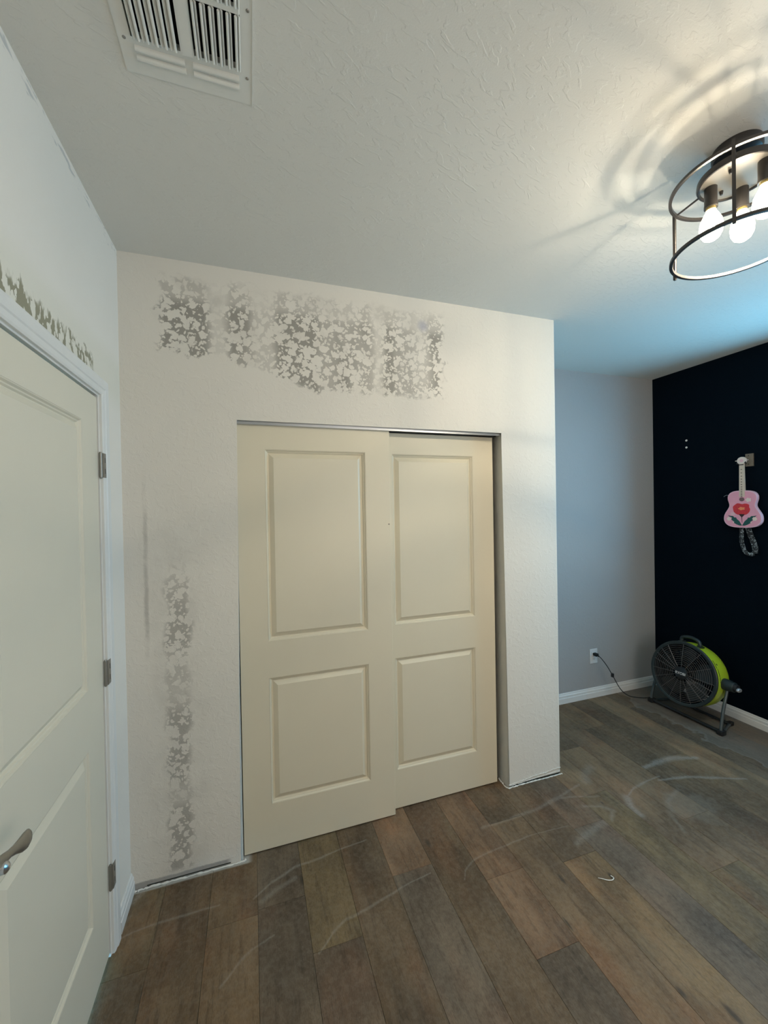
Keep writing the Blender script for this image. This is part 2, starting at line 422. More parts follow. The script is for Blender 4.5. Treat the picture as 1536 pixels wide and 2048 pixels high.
k.t.links.new(e.outputs[0], k.t.nodes['Material Output'].inputs[0]); MT['fill_panel'] = k.m  # emission of the added fill, an invented source out of view
k = NT('window glass'); tr = k.n('ShaderNodeBsdfTransparent'); gl = k.n('ShaderNodeBsdfGlossy'); gl.inputs['Roughness'].default_value = 0.0
mx = k.n('ShaderNodeMixShader'); mx.inputs[0].default_value = 0.05
k.t.links.new(tr.outputs[0], mx.inputs[1]); k.t.links.new(gl.outputs[0], mx.inputs[2]); k.t.links.new(mx.outputs[0], k.t.nodes['Material Output'].inputs[0]); MT['pane'] = k.m

# ------------------------------------------------------------------ geometry helpers
def box(bm, x0, x1, y0, y1, z0, z1, rot=None, bev=0.0):
    r = bmesh.ops.create_cube(bm, size=1.0)
    vs = r['verts']
    for v in vs:
        v.co = Vector(((x0 + x1) / 2 + v.co.x * (x1 - x0), (y0 + y1) / 2 + v.co.y * (y1 - y0), (z0 + z1) / 2 + v.co.z * (z1 - z0)))
    if rot is not None:
        c = Vector(((x0 + x1) / 2, (y0 + y1) / 2, (z0 + z1) / 2))
        for v in vs: v.co = c + rot @ (v.co - c)
    if bev:
        es = list({e for v in vs for e in v.link_edges})
        bmesh.ops.bevel(bm, geom=es, offset=bev, segments=2, affect='EDGES', profile=0.5)
    return bm

def tube(bm, pts, r, seg=10, closed=False, caps=True):
    pts = [Vector(p) for p in pts]
    n = len(pts); rings = []
    up = Vector((0, 0, 1)); prevn = None
    for i, p in enumerate(pts):
        a = pts[(i - 1) % n] if (closed or i > 0) else p
        b = pts[(i + 1) % n] if (closed or i < n - 1) else p
        t = (b - a).normalized()
        if prevn is None:
            ref = up if abs(t.z) < 0.9 else Vector((1, 0, 0))
            nn = (ref - t * ref.dot(t)).normalized()
        else:
            nn = (prevn - t * prevn.dot(t)).normalized()
        prevn = nn; bb = t.cross(nn)
        rr = r[i] if isinstance(r, (list, tuple)) else r
        rings.append([bm.verts.new(p + (nn * math.cos(2 * PI * j / seg) + bb * math.sin(2 * PI * j / seg)) * rr) for j in range(seg)])
    for i in range(n if closed else n - 1):
        A, B = rings[i], rings[(i + 1) % n]
        for j in range(seg):
            bm.faces.new((A[j], A[(j + 1) % seg], B[(j + 1) % seg], B[j]))
    if caps and not closed:
        bm.faces.new(rings[0][::-1]); bm.faces.new(rings[-1])
    return bm

def lathe(bm, prof, mat, seg=32, close=False):
    """prof: list of (r, h) along local z of `mat`"""
    rings = []
    for (r, h) in prof:
        if r < 1e-6: rings.append([bm.verts.new(mat @ Vector((0, 0, h)))])
        else: rings.append([bm.verts.new(mat @ Vector((r * math.cos(2 * PI * j / seg), r * math.sin(2 * PI * j / seg), h))) for j in range(seg)])
    for A, B in zip(rings, rings[1:] + ([rings[0]] if close else [])):
        for j in range(seg):
            j2 = (j + 1) % seg
            if len(A) == 1 and len(B) == 1: continue
            if len(A) == 1: bm.faces.new((A[0], B[j2], B[j]))
            elif len(B) == 1: bm.faces.new((A[j], A[j2], B[0]))
            else: bm.faces.new((A[j], A[j2], B[j2], B[j]))
    return bm

def prism(bm, pts, d, xf):
    """extrude a 2-D outline (list of (a,b)); xf maps (a,b,h) to space; h from 0 to d"""
    A = [bm.verts.new(xf(a, b, 0)) for a, b in pts]
    B = [bm.verts.new(xf(a, b, d)) for a, b in pts]
    bm.faces.new(A[::-1]); f = bm.faces.new(B)
    n = len(pts)
    for i in range(n): bm.faces.new((A[i], A[(i + 1) % n], B[(i + 1) % n], B[i]))
    return f

def catmull(pts, n=6, closed=False):
    pts = [Vector(p) for p in pts]; out = []
    N = len(pts)
    for i in range(N if closed else N - 1):
        g = lambda j: pts[j % N] if closed else pts[max(0, min(N - 1, j))]
        p0, p1, p2, p3 = g(i - 1), g(i), g(i + 1), g(i + 2)
        for s in range(n):
            t = s / n
            out.append(0.5 * ((2 * p1) + (p2 - p0) * t + (2 * p0 - 5 * p1 + 4 * p2 - p3) * t * t + (3 * p1 - p0 - 3 * p2 + p3) * t ** 3))
    if not closed: out.append(pts[-1])
    return out

def obj(name, bm, mat, parent=None, smooth=False, label=None):
    bmesh.ops.recalc_face_normals(bm, faces=bm.faces[:])
    me = bpy.data.meshes.new(name); bm.to_mesh(me); bm.free()
    for m in (mat if isinstance(mat, (list, tuple)) else [mat]): me.materials.append(m)
    if smooth:
        for p in me.polygons: p.use_smooth = True
        me.set_sharp_from_angle(angle=math.radians(35))
    o = bpy.data.objects.new(name, me); C.objects.link(o)
    if parent is not None:
        o.parent = parent
        root = parent
        loc = Vector(root['_o']) if '_o' in root else Vector((0, 0, 0))
        me.transform(Matrix.Translation(-loc))
        o['_o'] = tuple(loc)
    if label: o['label'] = label
    return o

def thing(name, label, cat, loc=(0, 0, 0), group=None):
    o = bpy.data.objects.new(name, None); C.objects.link(o)
    o.location = loc; o['_o'] = tuple(loc); o['label'] = label; o['category'] = cat
    o.empty_display_size = 0.05
    if group: o['group'] = group
    return o

def tag(o, label, cat, kind=None, group=None):
    o['label'] = label; o['category'] = cat
    if kind: o['kind'] = kind
    if group: o['group'] = group
    return o

def B(*a, **k): return box(bmesh.new(), *a, **k)
def J(*fs):
    bm = bmesh.new()
    for f in fs: f(bm)
    return bm

# ------------------------------------------------------------------ room shell
H = 2.743; W1 = 2.2753; W2 = 3.9655; D2 = 0.6967; YR = -3.1
OX0, OX1, OZ = 0.4545, 1.9, 2.061
# closet front wall with a bull-nosed opening
bm = bmesh.new()
outl = [(-0.12, -0.02), (OX0, -0.02), (OX0, OZ), (OX1, OZ), (OX1, -0.02), (W1, -0.02), (W1, H), (-0.12, H)]
prism(bm, outl, 0.115, lambda a, b, h: Vector((a, h, b)))
bm.edges.ensure_lookup_table()
es = []
for e in bm.edges:
    a, b = e.verts[0].co, e.verts[1].co
    if abs(a.y) < 1e-5 and abs(b.y) < 1e-5:
        inop = lambda v: OX0 - 1e-4 <= v.x <= OX1 + 1e-4 and v.z <= OZ + 1e-4
        if inop(a) and inop(b): es.append(e)
        if abs(a.x - W1) < 1e-4 and abs(b.x - W1) < 1e-4: es.append(e)
bmesh.ops.bevel(bm, geom=es, offset=0.011, segments=4, affect='EDGES', profile=0.5)
o = obj('wall_front', bm, MT['closet_wall'], smooth=True)
tag(o, 'cream closet wall with scraped grey patches over and left of the sliding doors', 'wall', 'structure')
o = obj('wall_closet_side', B(W1 - 0.115, W1, 0.1151, D2, -0.02, H), MT['wall'])
tag(o, 'side wall of the closet that turns back into the alcove', 'wall', 'structure')
o = obj('wall_back', B(-0.12, W2 + 0.12, D2, D2 + 0.1, -0.02, H), MT['grey_wall'])
tag(o, 'grey painted alcove wall behind the outlet', 'wall', 'structure')
# left wall with a door opening
DY1, DY0, DZ = -0.2575, -1.090, 2.062     # hinge side, latch side, head
bm = bmesh.new()
prism(bm, [(YR, -0.02), (DY0, -0.02), (DY0, DZ), (DY1, DZ), (DY1, -0.02), (0.0, -0.02), (D2, -0.02), (D2, H), (YR, H)], 0.115, lambda a, b, h: Vector((-h, a, b)))
o = obj('wall_left', bm, MT['left_wall'])
tag(o, 'off-white left wall with flaking scraped strip above the hinged door', 'wall', 'structure')
# navy wall with a window opening beyond the frame
bm = bmesh.new()
for (a, b, c, d) in ((YR, WY0, -0.02, H), (WY1, D2, -0.02, H), (WY0, WY1, -0.02, WZ0), (WY0, WY1, WZ1, H)):
    box(bm, W2, W2 + 0.12, a, b, c, d)
o = obj('wall_right', bm, MT['navy'])
tag(o, 'dark navy blue painted wall on the right', 'wall', 'structure')
o = obj('wall_rear', B(-0.12, W2 + 0.12, YR - 0.1, YR, -0.02, H), MT['wall'])
tag(o, 'cream wall behind the camera', 'wall', 'structure')
win = thing('window_1', 'white framed window in the navy wall', 'window', (W2, (WY0 + WY1) / 2, WZ0)); win['kind'] = 'structure'
bm = bmesh.new()
for (a, b, c, d) in ((WY0, WY0 + .045, WZ0, WZ1), (WY1 - .045, WY1, WZ0, WZ1), (WY0 + .045, WY1 - .045, WZ0, WZ0 + .045), (WY0 + .045, WY1 - .045, WZ1 - .045, WZ1), ((WY0 + WY1) / 2 - .02, (WY0 + WY1) / 2 + .02, WZ0 + .045, WZ1 - .045)):
    box(bm, W2 + 0.05, W2 + 0.09, a, b, c, d)
obj('window_frame', bm, MT['white'], win)
for a, b in ((WY0 + .045, (WY0 + WY1) / 2 - .02), ((WY0 + WY1) / 2 + .02, WY1 - .045)):
    obj('pane', B(W2 + 0.068, W2 + 0.072, a, b, WZ0 + .045, WZ1 - .045), MT['pane'], win)

# added fill light behind the camera, a made-up window whose blind glows
fill_win = thing('fill_window', 'added fill window with glowing blind behind the camera', 'window', (2.0, YR, 0.9)); fill_win['kind'] = 'structure'
bm = bmesh.new()
for (a, b, c, d) in ((1.2, 1.25, .9, 2.3), (2.75, 2.8, .9, 2.3), (1.25, 2.75, .9, .95), (1.25, 2.75, 2.25, 2.3)):
    box(bm, a, b, YR + 0.0003, YR + 0.03, c, d)
obj('window_frame', bm, MT['white'], fill_win)
obj('glow_panel', B(1.252, 2.748, YR + 0.010, YR + 0.014, .952, 2.248), MT['fill_panel'], fill_win)

# ceiling with a hole for the air vent
VX0, VX1, VY1, VY0 = 0.275, 0.517, -0.898, -1.150
bm = bmesh.new()
X0, X1, Y0, Y1 = -0.12, W2 + 0.12, YR - 0.1, D2 + 0.1
for (a, b, c, d) in ((X0, VX0, Y0, Y1), (VX1, X1, Y0, Y1), (VX0, VX1, Y0, VY0), (VX0, VX1, VY1, Y1)):
    box(bm, a, b, c, d, H, H + 0.1)
bmesh.ops.remove_doubles(bm, verts=bm.verts[:], dist=1e-5)
o = obj('ceiling', bm, MT['ceiling'])
tag(o, 'pale textured plaster ceiling', 'ceiling', 'structure')

# ------------------------------------------------------------------ floor of wide planks
fl = thing('floor', 'floor of wide grey-brown oak planks smeared with plaster dust', 'floor'); fl['kind'] = 'structure'
obj('underlay', B(-0.12, W2 + 0.12, YR - 0.1, D2 + 0.1, -0.05, -0.014), MT['subfloor'], fl)
TONES = {
 'brown': (0.166, 0.113, 0.065), 'slate': (0.138, 0.105, 0.072), 'olive': (0.166, 0.123, 0.068), 'dark': (0.127, 0.090, 0.055),
 'red': (0.211, 0.133, 0.079), 'mid': (0.174, 0.120, 0.071), 'tan': (0.218, 0.154, 0.085), 'grey': (0.146, 0.114, 0.082), 'light': (0.229, 0.160, 0.094)}
ENDS = {   # column: (joints from the far wall toward the camera, tones)
 -3: ([], ['olive', 'brown']), -2: ([-0.9], ['brown', 'dark']), -1: ([-0.28, -1.5], ['brown', 'brown', 'mid']),
 0: ([-0.262, -1.6], ['slate', 'slate', 'brown']), 1: ([-0.4977], ['olive', 'slate']), 2: ([-1.2], ['dark', 'brown']),
 3: ([-0.303], ['red', 'grey', 'mid']), 4: ([-1.4], ['dark', 'mid']), 5: ([-0.456, -0.7825], ['red', 'red', 'slate']),
 6: ([-0.195, -1.3], ['dark', 'mid', 'brown']), 7: ([-0.495], ['dark', 'tan']), 8: ([-0.36, -1.9], ['slate', 'grey', 'slate']),
 9: ([-0.20, -1.6], ['light', 'olive', 'mid']), 10: ([0.18, -0.75], ['dark', 'mid', 'olive']), 11: ([-0.50], ['mid', 'brown', 'grey']),
 12: ([0.33, -0.85], ['brown', 'dark', 'mid']), 13: ([-0.10, -1.0], ['dark', 'brown', 'dark']), 14: ([-1.2], ['light', 'olive']),
 15: ([0.45, -0.6], ['mid', 'slate', 'dark']), 16: ([-0.1], ['grey', 'grey', 'dark']), 17: ([0.2, -0.9], ['grey', 'mid', 'dark']), 18: ([-0.3], ['grey', 'mid'])}
GAP = 0.0004
for kcol in range(-3, 19):
    xa = 0.515 + 0.1895 * kcol; xb = xa + 0.1895
    if xa > W2: break
    joints, tones = ENDS[kcol]
    ys = [D2] + list(joints)
    while ys[-1] - 1.35 > YR: ys.append(ys[-1] - random.uniform(0.9, 1.35))
    ys.append(YR)
    for i in range(len(ys) - 1):
        bm = bmesh.new()
        x0, x1, y0, y1 = max(xa, -0.1) + GAP, min(xb, W2 + 0.02) - GAP, ys[i + 1] + GAP, ys[i] - GAP
        dz = random.uniform(-0.0005, 0.0)
        b = 0.0008
        lo = [bm.verts.new((x, y, -0.014)) for x, y in ((x0, y0), (x1, y0), (x1, y1), (x0, y1))]
        mi = [bm.verts.new((x, y, dz - b)) for x, y in ((x0, y0), (x1, y0), (x1, y1), (x0, y1))]
        tp = [bm.verts.new((x, y, dz)) for x, y in ((x0 + b, y0 + b), (x1 - b, y0 + b), (x1 - b, y1 - b), (x0 + b, y1 - b))]
        bm.faces.new(lo[::-1]); bm.faces.new(tp)
        for q in range(4):
            r_ = (q + 1) % 4
            bm.faces.new((lo[q], lo[r_], mi[r_], mi[q])); bm.faces.new((mi[q], mi[r_], tp[r_], tp[q]))
        o = obj('plank', bm, MT['floor'], fl)
        t = TONES[tones[i] if i < len(tones) else random.choice(list(TONES))]
        j = random.uniform(0.94, 1.06)
        o.color = (t[0] * j, t[1] * j, t[2] * j, 1)

# ------------------------------------------------------------------ skirting boards
def skirting(name, p0, p1, nrm, label, h=0.082, d=0.014):
    """moulded profile swept along p0->p1, standing off the wall along nrm"""
    prof = [(0, 0), (d, 0), (d, h * 0.52), (d * 0.82, h * 0.56), (d * 0.82, h * 0.76), (d * 0.5, h * 0.84), (d * 0.42, h * 0.95), (d * 0.2, h), (0, h)]
    bm = bmesh.new(); p0, p1, nrm = Vector(p0), Vector(p1), Vector(nrm)
    A = [bm.verts.new(p0 + nrm * a + Vector((0, 0, b))) for a, b in prof]
    Bv = [bm.verts.new(p1 + nrm * a + Vector((0, 0, b))) for a, b in prof]
    n = len(prof)
    bm.faces.new(A); bm.faces.new(Bv[::-1])
    for i in range(n): bm.faces.new((A[i], A[(i + 1) % n], Bv[(i + 1) % n], Bv[i]))
    o = obj(name, bm, MT['white'])
    return tag(o, label, 'baseboard', 'structure')
skirting('baseboard_back', (W1, D2, 0), (W2, D2, 0), (0, -1, 0), 'white moulded baseboard under the grey alcove wall')
skirting('baseboard_right', (W2, D2, 0), (W2, YR, 0), (-1, 0, 0), 'white moulded baseboard under the navy wall, behind the fan')
skirting('baseboard_left', (0, -0.186, 0), (0, -0.001, 0), (1, 0, 0), 'short white baseboard between door casing and closet wall')
skirting('baseboard_left_rear', (0, YR, 0), (0, DY0 - 0.08, 0), (1, 0, 0), 'white baseboard beyond the hinged door')
skirting('baseboard_rear', (W2, YR, 0), (0, YR, 0), (0, 1, 0), 'white baseboard behind the camera')

# caulk residue on the floor line where the skirting was removed
def caulk(name, path, r, label, seed):
    random.seed(seed)
    pts = catmull(path, 14)
    pts = [p + Vector((random.uniform(-.0016, .0016), random.uniform(-.0016, .0016), random.uniform(-.0008, .0012))) for p in pts]
    rr = [r * random.uniform(0.5, 1.35) for _ in pts]
    bm = tube(bmesh.new(), pts, rr, 6)
    for v in bm.verts: v.co.z = max(v.co.z, 0.0003)
    o = obj(name, bm, MT['caulk'], smooth=True)
    return tag(o, label, 'caulk', 'structure')
caulk('trim_1', [(0.008, -0.010, 0.003), (0.06, -0.006, 0.004), (0.2, -0.004, 0.003), (0.33, -0.005, 0.003), (0.45, -0.005, 0.003), (0.462, 0.004, 0.004)], 0.0042, 'ragged white caulk line at the floor left of the closet', 3)
caulk('trim_2', [(1.895, 0.085, 0.003), (1.890, 0.03, 0.003), (1.896, -0.006, 0.004), (1.93, -0.006, 0.003), (2.05, -0.004, 0.002), (2.18, -0.005, 0.002), (2.279, -0.007, 0.003)], 0.0038, 'ragged white caulk line at the foot of the narrow wall right of the closet', 5)
caulk('trim_3', [(1.905, -0.001, 0.016), (2.0, -0.003, 0.024), (2.08, -0.004, 0.033), (2.16, -0.003, 0.034), (2.22, -0.003, 0.040), (2.272, -0.002, 0.040)], 0.0022, 'torn white paint edge a little above the floor right of the closet', 9)
caulk('trim_4', [(1.91, -0.001, 0.010), (2.0, -0.003, 0.014), (2.1, -0.003, 0.018), (2.272, -0.002, 0.022)], 0.0017, 'thin torn caulk thread under the torn paint edge right of the closet', 12)
random.seed(11)
# solid dark strips at the wall foot, shade of an open gap in their colour
o = obj('trim_5', B(1.91, 2.268, -0.0012, 0.002, 0.003, 0.012), MT['gravel'])
tag(o, 'strip coloured dark for the shade of an open gap at the foot of the wall right of the closet', 'gap', 'structure')
o = obj('trim_6', B(0.06, 0.40, -0.0008, 0.002, 0.008, 0.0125), MT['gravel'])
tag(o, 'strip coloured dark for the shade of an open gap at the foot of the wall left of the closet', 'gap', 'structure')

# ------------------------------------------------------------------ moulded doors
PROF = [(0.0, 0.0), (0.0030, 0.0010), (0.0068, 0.0070), (0.0105, 0.0080), (0.0140, 0.0135), (0.0170, 0.0145), (0.039, 0.0010)]
def panel_bm(bm, u0, u1, v0, v1, xf):
    rings = []
    for ins, d in PROF:
        rings.append([bm.verts.new(xf(u, v, d)) for u, v in ((u0 + ins, v0 + ins), (u1 - ins, v0 + ins), (u1 - ins, v1 - ins), (u0 + ins, v1 - ins))])
    for A, Bq in zip(rings, rings[1:]):
        for i in range(4): bm.faces.new((A[i], A[(i + 1) % 4], Bq[(i + 1) % 4], Bq[i]))
    bm.faces.new(rings[-1])
    back = [bm.verts.new(xf(u, v, 0.016)) for u, v in ((u0, v0), (u1, v0), (u1, v1), (u0, v1))]
    bm.faces.new(back[::-1])
    for i in range(4): bm.faces.new((rings[0][i], back[i], back[(i + 1) % 4], rings[0][(i + 1) % 4]))
def slab_bm(bm, u0, u1, v0, v1, th, rects, xf):
    """door leaf with rectangular cut-outs on the face; rects: (u0,u1,v0,v1)"""
    e = 0.0015
    us = sorted({u0 + e, u1 - e} | {r[0] for r in rects} | {r[1] for r in rects})
    vs = sorted({v0 + e, v1 - e} | {r[2] for r in rects} | {r[3] for r in rects})
    V = {(i, j): bm.verts.new(xf(u, v, 0)) for i, u in enumerate(us) for j, v in enumerate(vs)}
    for i in range(len(us) - 1):
        for j in range(len(vs) - 1):
            cu, cv = (us[i] + us[i + 1]) / 2, (vs[j] + vs[j + 1]) / 2
            if any(r[0] < cu < r[1] and r[2] < cv < r[3] for r in rects): continue
            bm.faces.new((V[i, j], V[i + 1, j], V[i + 1, j + 1], V[i, j + 1]))
    for r in rects:
        c0 = [bm.verts.new(xf(u, v, 0.0)) for u, v in ((r[0], r[2]), (r[1], r[2]), (r[1], r[3]), (r[0], r[3]))]
        c1 = [bm.verts.new(xf(u, v, 0.017)) for u, v in ((r[0], r[2]), (r[1], r[2]), (r[1], r[3]), (r[0], r[3]))]
        for i in range(4): bm.faces.new((c0[i], c0[(i + 1) % 4], c1[(i + 1) % 4], c1[i]))
        bm.faces.new(c1)
    bmesh.ops.remove_doubles(bm, verts=bm.verts[:], dist=1e-6)
    f0 = [bm.verts.new(xf(u, v, 0)) for u, v in ((u0 + e, v0 + e), (u1 - e, v0 + e), (u1 - e, v1 - e), (u0 + e, v1 - e))]
    f1 = [bm.verts.new(xf(u, v, e)) for u, v in ((u0, v0), (u1, v0), (u1, v1), (u0, v1))]
    f2 = [bm.verts.new(xf(u, v, th)) for u, v in ((u0, v0), (u1, v0), (u1, v1), (u0, v1))]
    for i in range(4):
        j = (i + 1) % 4
        bm.faces.new((f0[i], f0[j], f1[j], f1[i])); bm.faces.new((f1[i], f1[j], f2[j], f2[i]))
    bm.faces.new(f2[::-1])

def closet_door(name, label, x0, x1, y, z0, z1, rects):
    t = thing(name, label, 'door', ((x0 + x1) / 2, y + 0.017, z0)); t['kind'] = 'structure'
    xf = lambda u, v, d: Vector((u, y + d, v))
    bm = bmesh.new(); slab_bm(bm, x0, x1, z0, z1, 0.034, rects, xf); obj('slab', bm, MT['almond'], t)
    g = 0.0006
    for r in rects:
        bm = bmesh.new(); panel_bm(bm, r[0] + g, r[1] - g, r[2] + g, r[3] - g, xf)
        obj('panel', bm, MT['almond'], t)
    return t
d2 = closet_door('door_2', 'left sliding closet door, almond, overlapping in front of the other', 0.4585, 1.2165, 0.022, 0.006, 2.040,
            [(0.5865, 1.0835, 1.002, 1.921), (0.5865, 1.0835, 0.219, 0.826)])
d3 = closet_door('door_3', 'right sliding closet door, almond, half behind the left one', 1.112, 1.869, 0.060, 0.006, 2.034,
            [(1.2425, 1.7365, 0.998, 1.921), (1.2425, 1.7365, 0.213, 0.820)])
obj('paint_chip', B(1.204, 1.210, 0.0215, 0.0225, 1.543, 1.550), MT['wood'], d2)
# head track
tk = thing('sliding_door_track', 'long thin aluminium track along the head of the closet opening', 'track', ((OX0 + OX1) / 2, 0.05, 2.03))
bm = bmesh.new()
box(bm, OX0 + 0.002, OX1 - 0.006, 0.0135, 0.0155, 2.036, 2.0575)
box(bm, OX0 + 0.002, OX1 - 0.006, 0.0095, 0.0155, 2.0345, 2.0375, bev=0.0008)
obj('fascia', bm, MT['alu'], tk)
obj('channel', B(OX0 + 0.002, OX1 - 0.006, 0.0156, 0.098, 2.0545, 2.0608), MT['fixture'], tk)
obj('rail', B(OX0 + 0.004, OX1 - 0.008, 0.0572, 0.0588, 2.036, 2.0545), MT['fixture'], tk)

# hinged door on the left wall
HX = -0.004
RL = [(-0.918, -0.405, 1.040, 1.942), (-0.918, -0.405, 0.250, 0.845)]
t = thing('door_1', 'almond hinged door with lever handle on the left wall', 'door', (HX - 0.017, -0.67, 0.012)); t['kind'] = 'structure'
xf = lambda u, v, d: Vector((HX - d, u, v))
bm = bmesh.new(); slab_bm(bm, -1.078, -0.2655, 0.012, 2.050, 0.035, RL, xf); obj('slab', bm, MT['almond_left'], t)
for r in RL:
    bm = bmesh.new(); panel_bm(bm, r[0] + .0006, r[1] - .0006, r[2] + .0006, r[3] - .0006, xf); obj('panel', bm, MT['almond_left'], t)
for zc in (1.805, 1.045, 0.290):
    bm = bmesh.new()
    mt = Matrix.Translation((0.0035, -0.2615, zc - 0.0445))
    lathe(bm, [(0, 0), (0.0058, 0.0), (0.0058, 0.089), (0, 0.089)], mt, 14)
    lathe(bm, [(0, -0.004), (0.0035, -0.004), (0.0045, 0.0)], mt, 12); lathe(bm, [(0.0045, 0.089), (0.0035, 0.093), (0, 0.093)], mt, 12)
    box(bm, 0.0100, 0.0125, -0.2600, -0.2290, zc - 0.0445, zc + 0.0445, bev=0.0006)
    box(bm, -0.0030, 0.0105, -0.2600, -0.2575, zc - 0.0445, zc + 0.0445)
    h = obj('hinge', bm, MT['hinge'], t, smooth=True)
    for dz in (-0.021, 0.019):
        obj('slot', B(0.0124, 0.0130, -0.2460, -0.2430, zc + dz - 0.009, zc + dz + 0.009), MT['slot'], h)
# lever
lev = (HX, -1.022, 0.957)
bm = bmesh.new()
my = Matrix.Translation(lev) @ Matrix.Rotation(PI / 2, 4, 'Y')
lathe(bm, [(0, 0.0), (0.033, 0.0), (0.033, 0.003), (0.029, 0.008), (0.014, 0.011), (0.0115, 0.014), (0.0115, 0.045), (0, 0.047)], my, 32)
hd = obj('lever_handle', bm, MT['nickel'], t, smooth=True)
obj('lock_pin', lathe(bmesh.new(), [(0, 0.046), (0.0105, 0.047), (0.0115, 0.060), (0.0105, 0.068), (0.006, 0.072), (0, 0.073)], my, 24), MT['alu'], hd, smooth=True)
bm = bmesh.new()
L = [(0.046, -1.062, 0.962, 0.0060), (0.050, -1.052, 0.964, 0.0120), (0.053, -1.030, 0.968, 0.0150), (0.055, -1.012, 0.9675, 0.0110), (0.056, -0.994, 0.963, 0.0085), (0.057, -0.976, 0.957, 0.0110), (0.058, -0.958, 0.951, 0.0165), (0.058, -0.942, 0.9475, 0.0190), (0.057, -0.928, 0.946, 0.0165), (0.055, -0.920, 0.946, 0.0090)]
rings = []
LL = []
for i in range(len(L) - 1):
    for s in range(4):
        a = s / 4; LL.append(tuple(L[i][j] * (1 - a) + L[i + 1][j] * a for j in range(4)))
LL.append(L[-1])
for (x, y, z, hw) in LL:
    rings.append([bm.verts.new((x + math.cos(2 * PI * j / 14) * (0.0040 + hw * 0.22), y, z + math.sin(2 * PI * j / 14) * hw)) for j in range(14)])
for A, Bq in zip(rings, rings[1:]):
    for j in range(14): bm.faces.new((A[j], A[(j + 1) % 14], Bq[(j + 1) % 14], Bq[j]))
bm.faces.new(rings[0][::-1]); bm.faces.new(rings[-1])
obj('grip', bm, MT['nickel'], hd, smooth=True)
# casing and jamb
def casing():
    t = thing('trim_7', 'white moulded casing and jamb around the hinged door', 'door casing', (0, -0.67, 0)); t['kind'] = 'structure'
    i0, w_ = DY1 + 0.013, 0.058
    P = [(0, 0.0), (0, 0.008), (0.006, 0.011), (0.020, 0.0125), (0.024, 0.0155), (0.050, 0.0165), (w_, 0.013), (w_, 0.0)]
    yi, yo, zt = DY1 + 0.0045, DY0 - 0.004, DZ + 0.002
    bm = bmesh.new()
    def ring(f): return [bm.verts.new(f(a, d)) for a, d in P]
    R = [ring(lambda a, d: Vector((d, yi + a, 0.0))), ring(lambda a, d: Vector((d, yi + a, zt + a))),
         ring(lambda a, d: Vector((d, yo - a, zt + a))), ring(lambda a, d: Vector((d, yo - a, 0.0)))]
    for A, Bq in zip(R, R[1:]):
        for i in range(len(P)): bm.faces.new((A[i], A[(i + 1) % len(P)], Bq[(i + 1) % len(P)], Bq[i]))
    bm.faces.new(R[0]); bm.faces.new(R[-1][::-1])
    obj('casing', bm, MT['white'], t)
    bm = bmesh.new()
    box(bm, -0.115, -0.0006, DY1 - 0.005, DY1 + 0.0, 0, DZ)
    box(bm, -0.115, -0.0006, DY0, DY0 + 0.005, 0, DZ)
    box(bm, -0.115, -0.0006, DY0 + 0.005, DY1 - 0.005, DZ - 0.005, DZ)
    box(bm, -0.060, -0.045, DY0 + 0.005, DY1 - 0.005, DZ - 0.020, DZ - 0.005)
    box(bm, -0.060, -0.045, DY1 - 0.020, DY1 - 0.005, 0, DZ - 0.020)
    box(bm, -0.060, -0.045, DY0 + 0.005, DY0 + 0.020, 0, DZ - 0.020)
    obj('jamb', bm, MT['white'], t)
casing()

# ------------------------------------------------------------------ ceiling vent
vt = thing('ceiling_vent', 'white stamped-steel louvred air vent in the ceiling', 'vent', (0.395, -1.025, H))
FX0, FX1, FY1, FY0 = 0.247, 0.5455, -0.812, -1.238
bm = bmesh.new()
e = 0.003
for (a, b, c, d) in ((FX0, VX0, FY0, FY1), (VX1, FX1, FY0, FY1), (VX0, VX1, FY0, VY0), (VX0, VX1, VY1, FY1)):
    box(bm, a, b, c, d, H - e, H - 0.0002)
bmesh.ops.remove_doubles(bm, verts=bm.verts[:], dist=1e-5)
obj('flange', bm, MT['vent'], vt)
obj('lip', B(FX1 - 0.0015, FX1 + 0.0008, FY0, FY1, H - 0.0045, H - 0.0002), MT['vent'], vt)
# cross bar and flat centre ridge
cb = bmesh.new(); box(cb, VX0, VX1, -1.031, -1.017, H - 0.007, H + 0.004, bev=0.002); obj('cross_bar', cb, MT['vent'], vt)
for (a, b) in ((VY1, -1.017), (-1.031, VY0)):
    rb = bmesh.new(); y0, y1 = min(a, b), max(a, b)
    box(rb, 0.383, 0.410, y0, y1, H - 0.011, H - 0.008, bev=0.001); box(rb, 0.3815, 0.3845, y0, y1, H - 0.011, H + 0.008); box(rb, 0.4085, 0.4105, y0, y1, H - 0.011, H + 0.008)
    obj('centre_ridge', rb, MT['vent'], vt)
    for kx in range(5):
        x = 0.2865 + 0.0196 * kx
        sb = B(x - 0.0075, x + 0.0075, y0, y1, H - 0.0055, H - 0.0030, rot=Matrix.Rotation(math.radians(-38), 3, 'Y'))
        tube(sb, [(x + 0.0055, y0 + .001, H - 0.0088), (x + 0.0055, y1 - .001, H - 0.0088)], 0.0034, 8)
        obj('louvre', sb, MT['vent'], vt)
    for kx in range(6):
        x = 0.4225 + 0.0180 * kx
        sb = B(x - 0.0065, x + 0.0065, y0, y1, H - 0.0055, H - 0.0030, rot=Matrix.Rotation(math.radians(50), 3, 'Y'))
        tube(sb, [(x - 0.0040, y0 + .001, H - 0.0092), (x - 0.0040, y1 - .001, H - 0.0092)], 0.0030, 8)
        obj('louvre', sb, MT['vent'], vt)
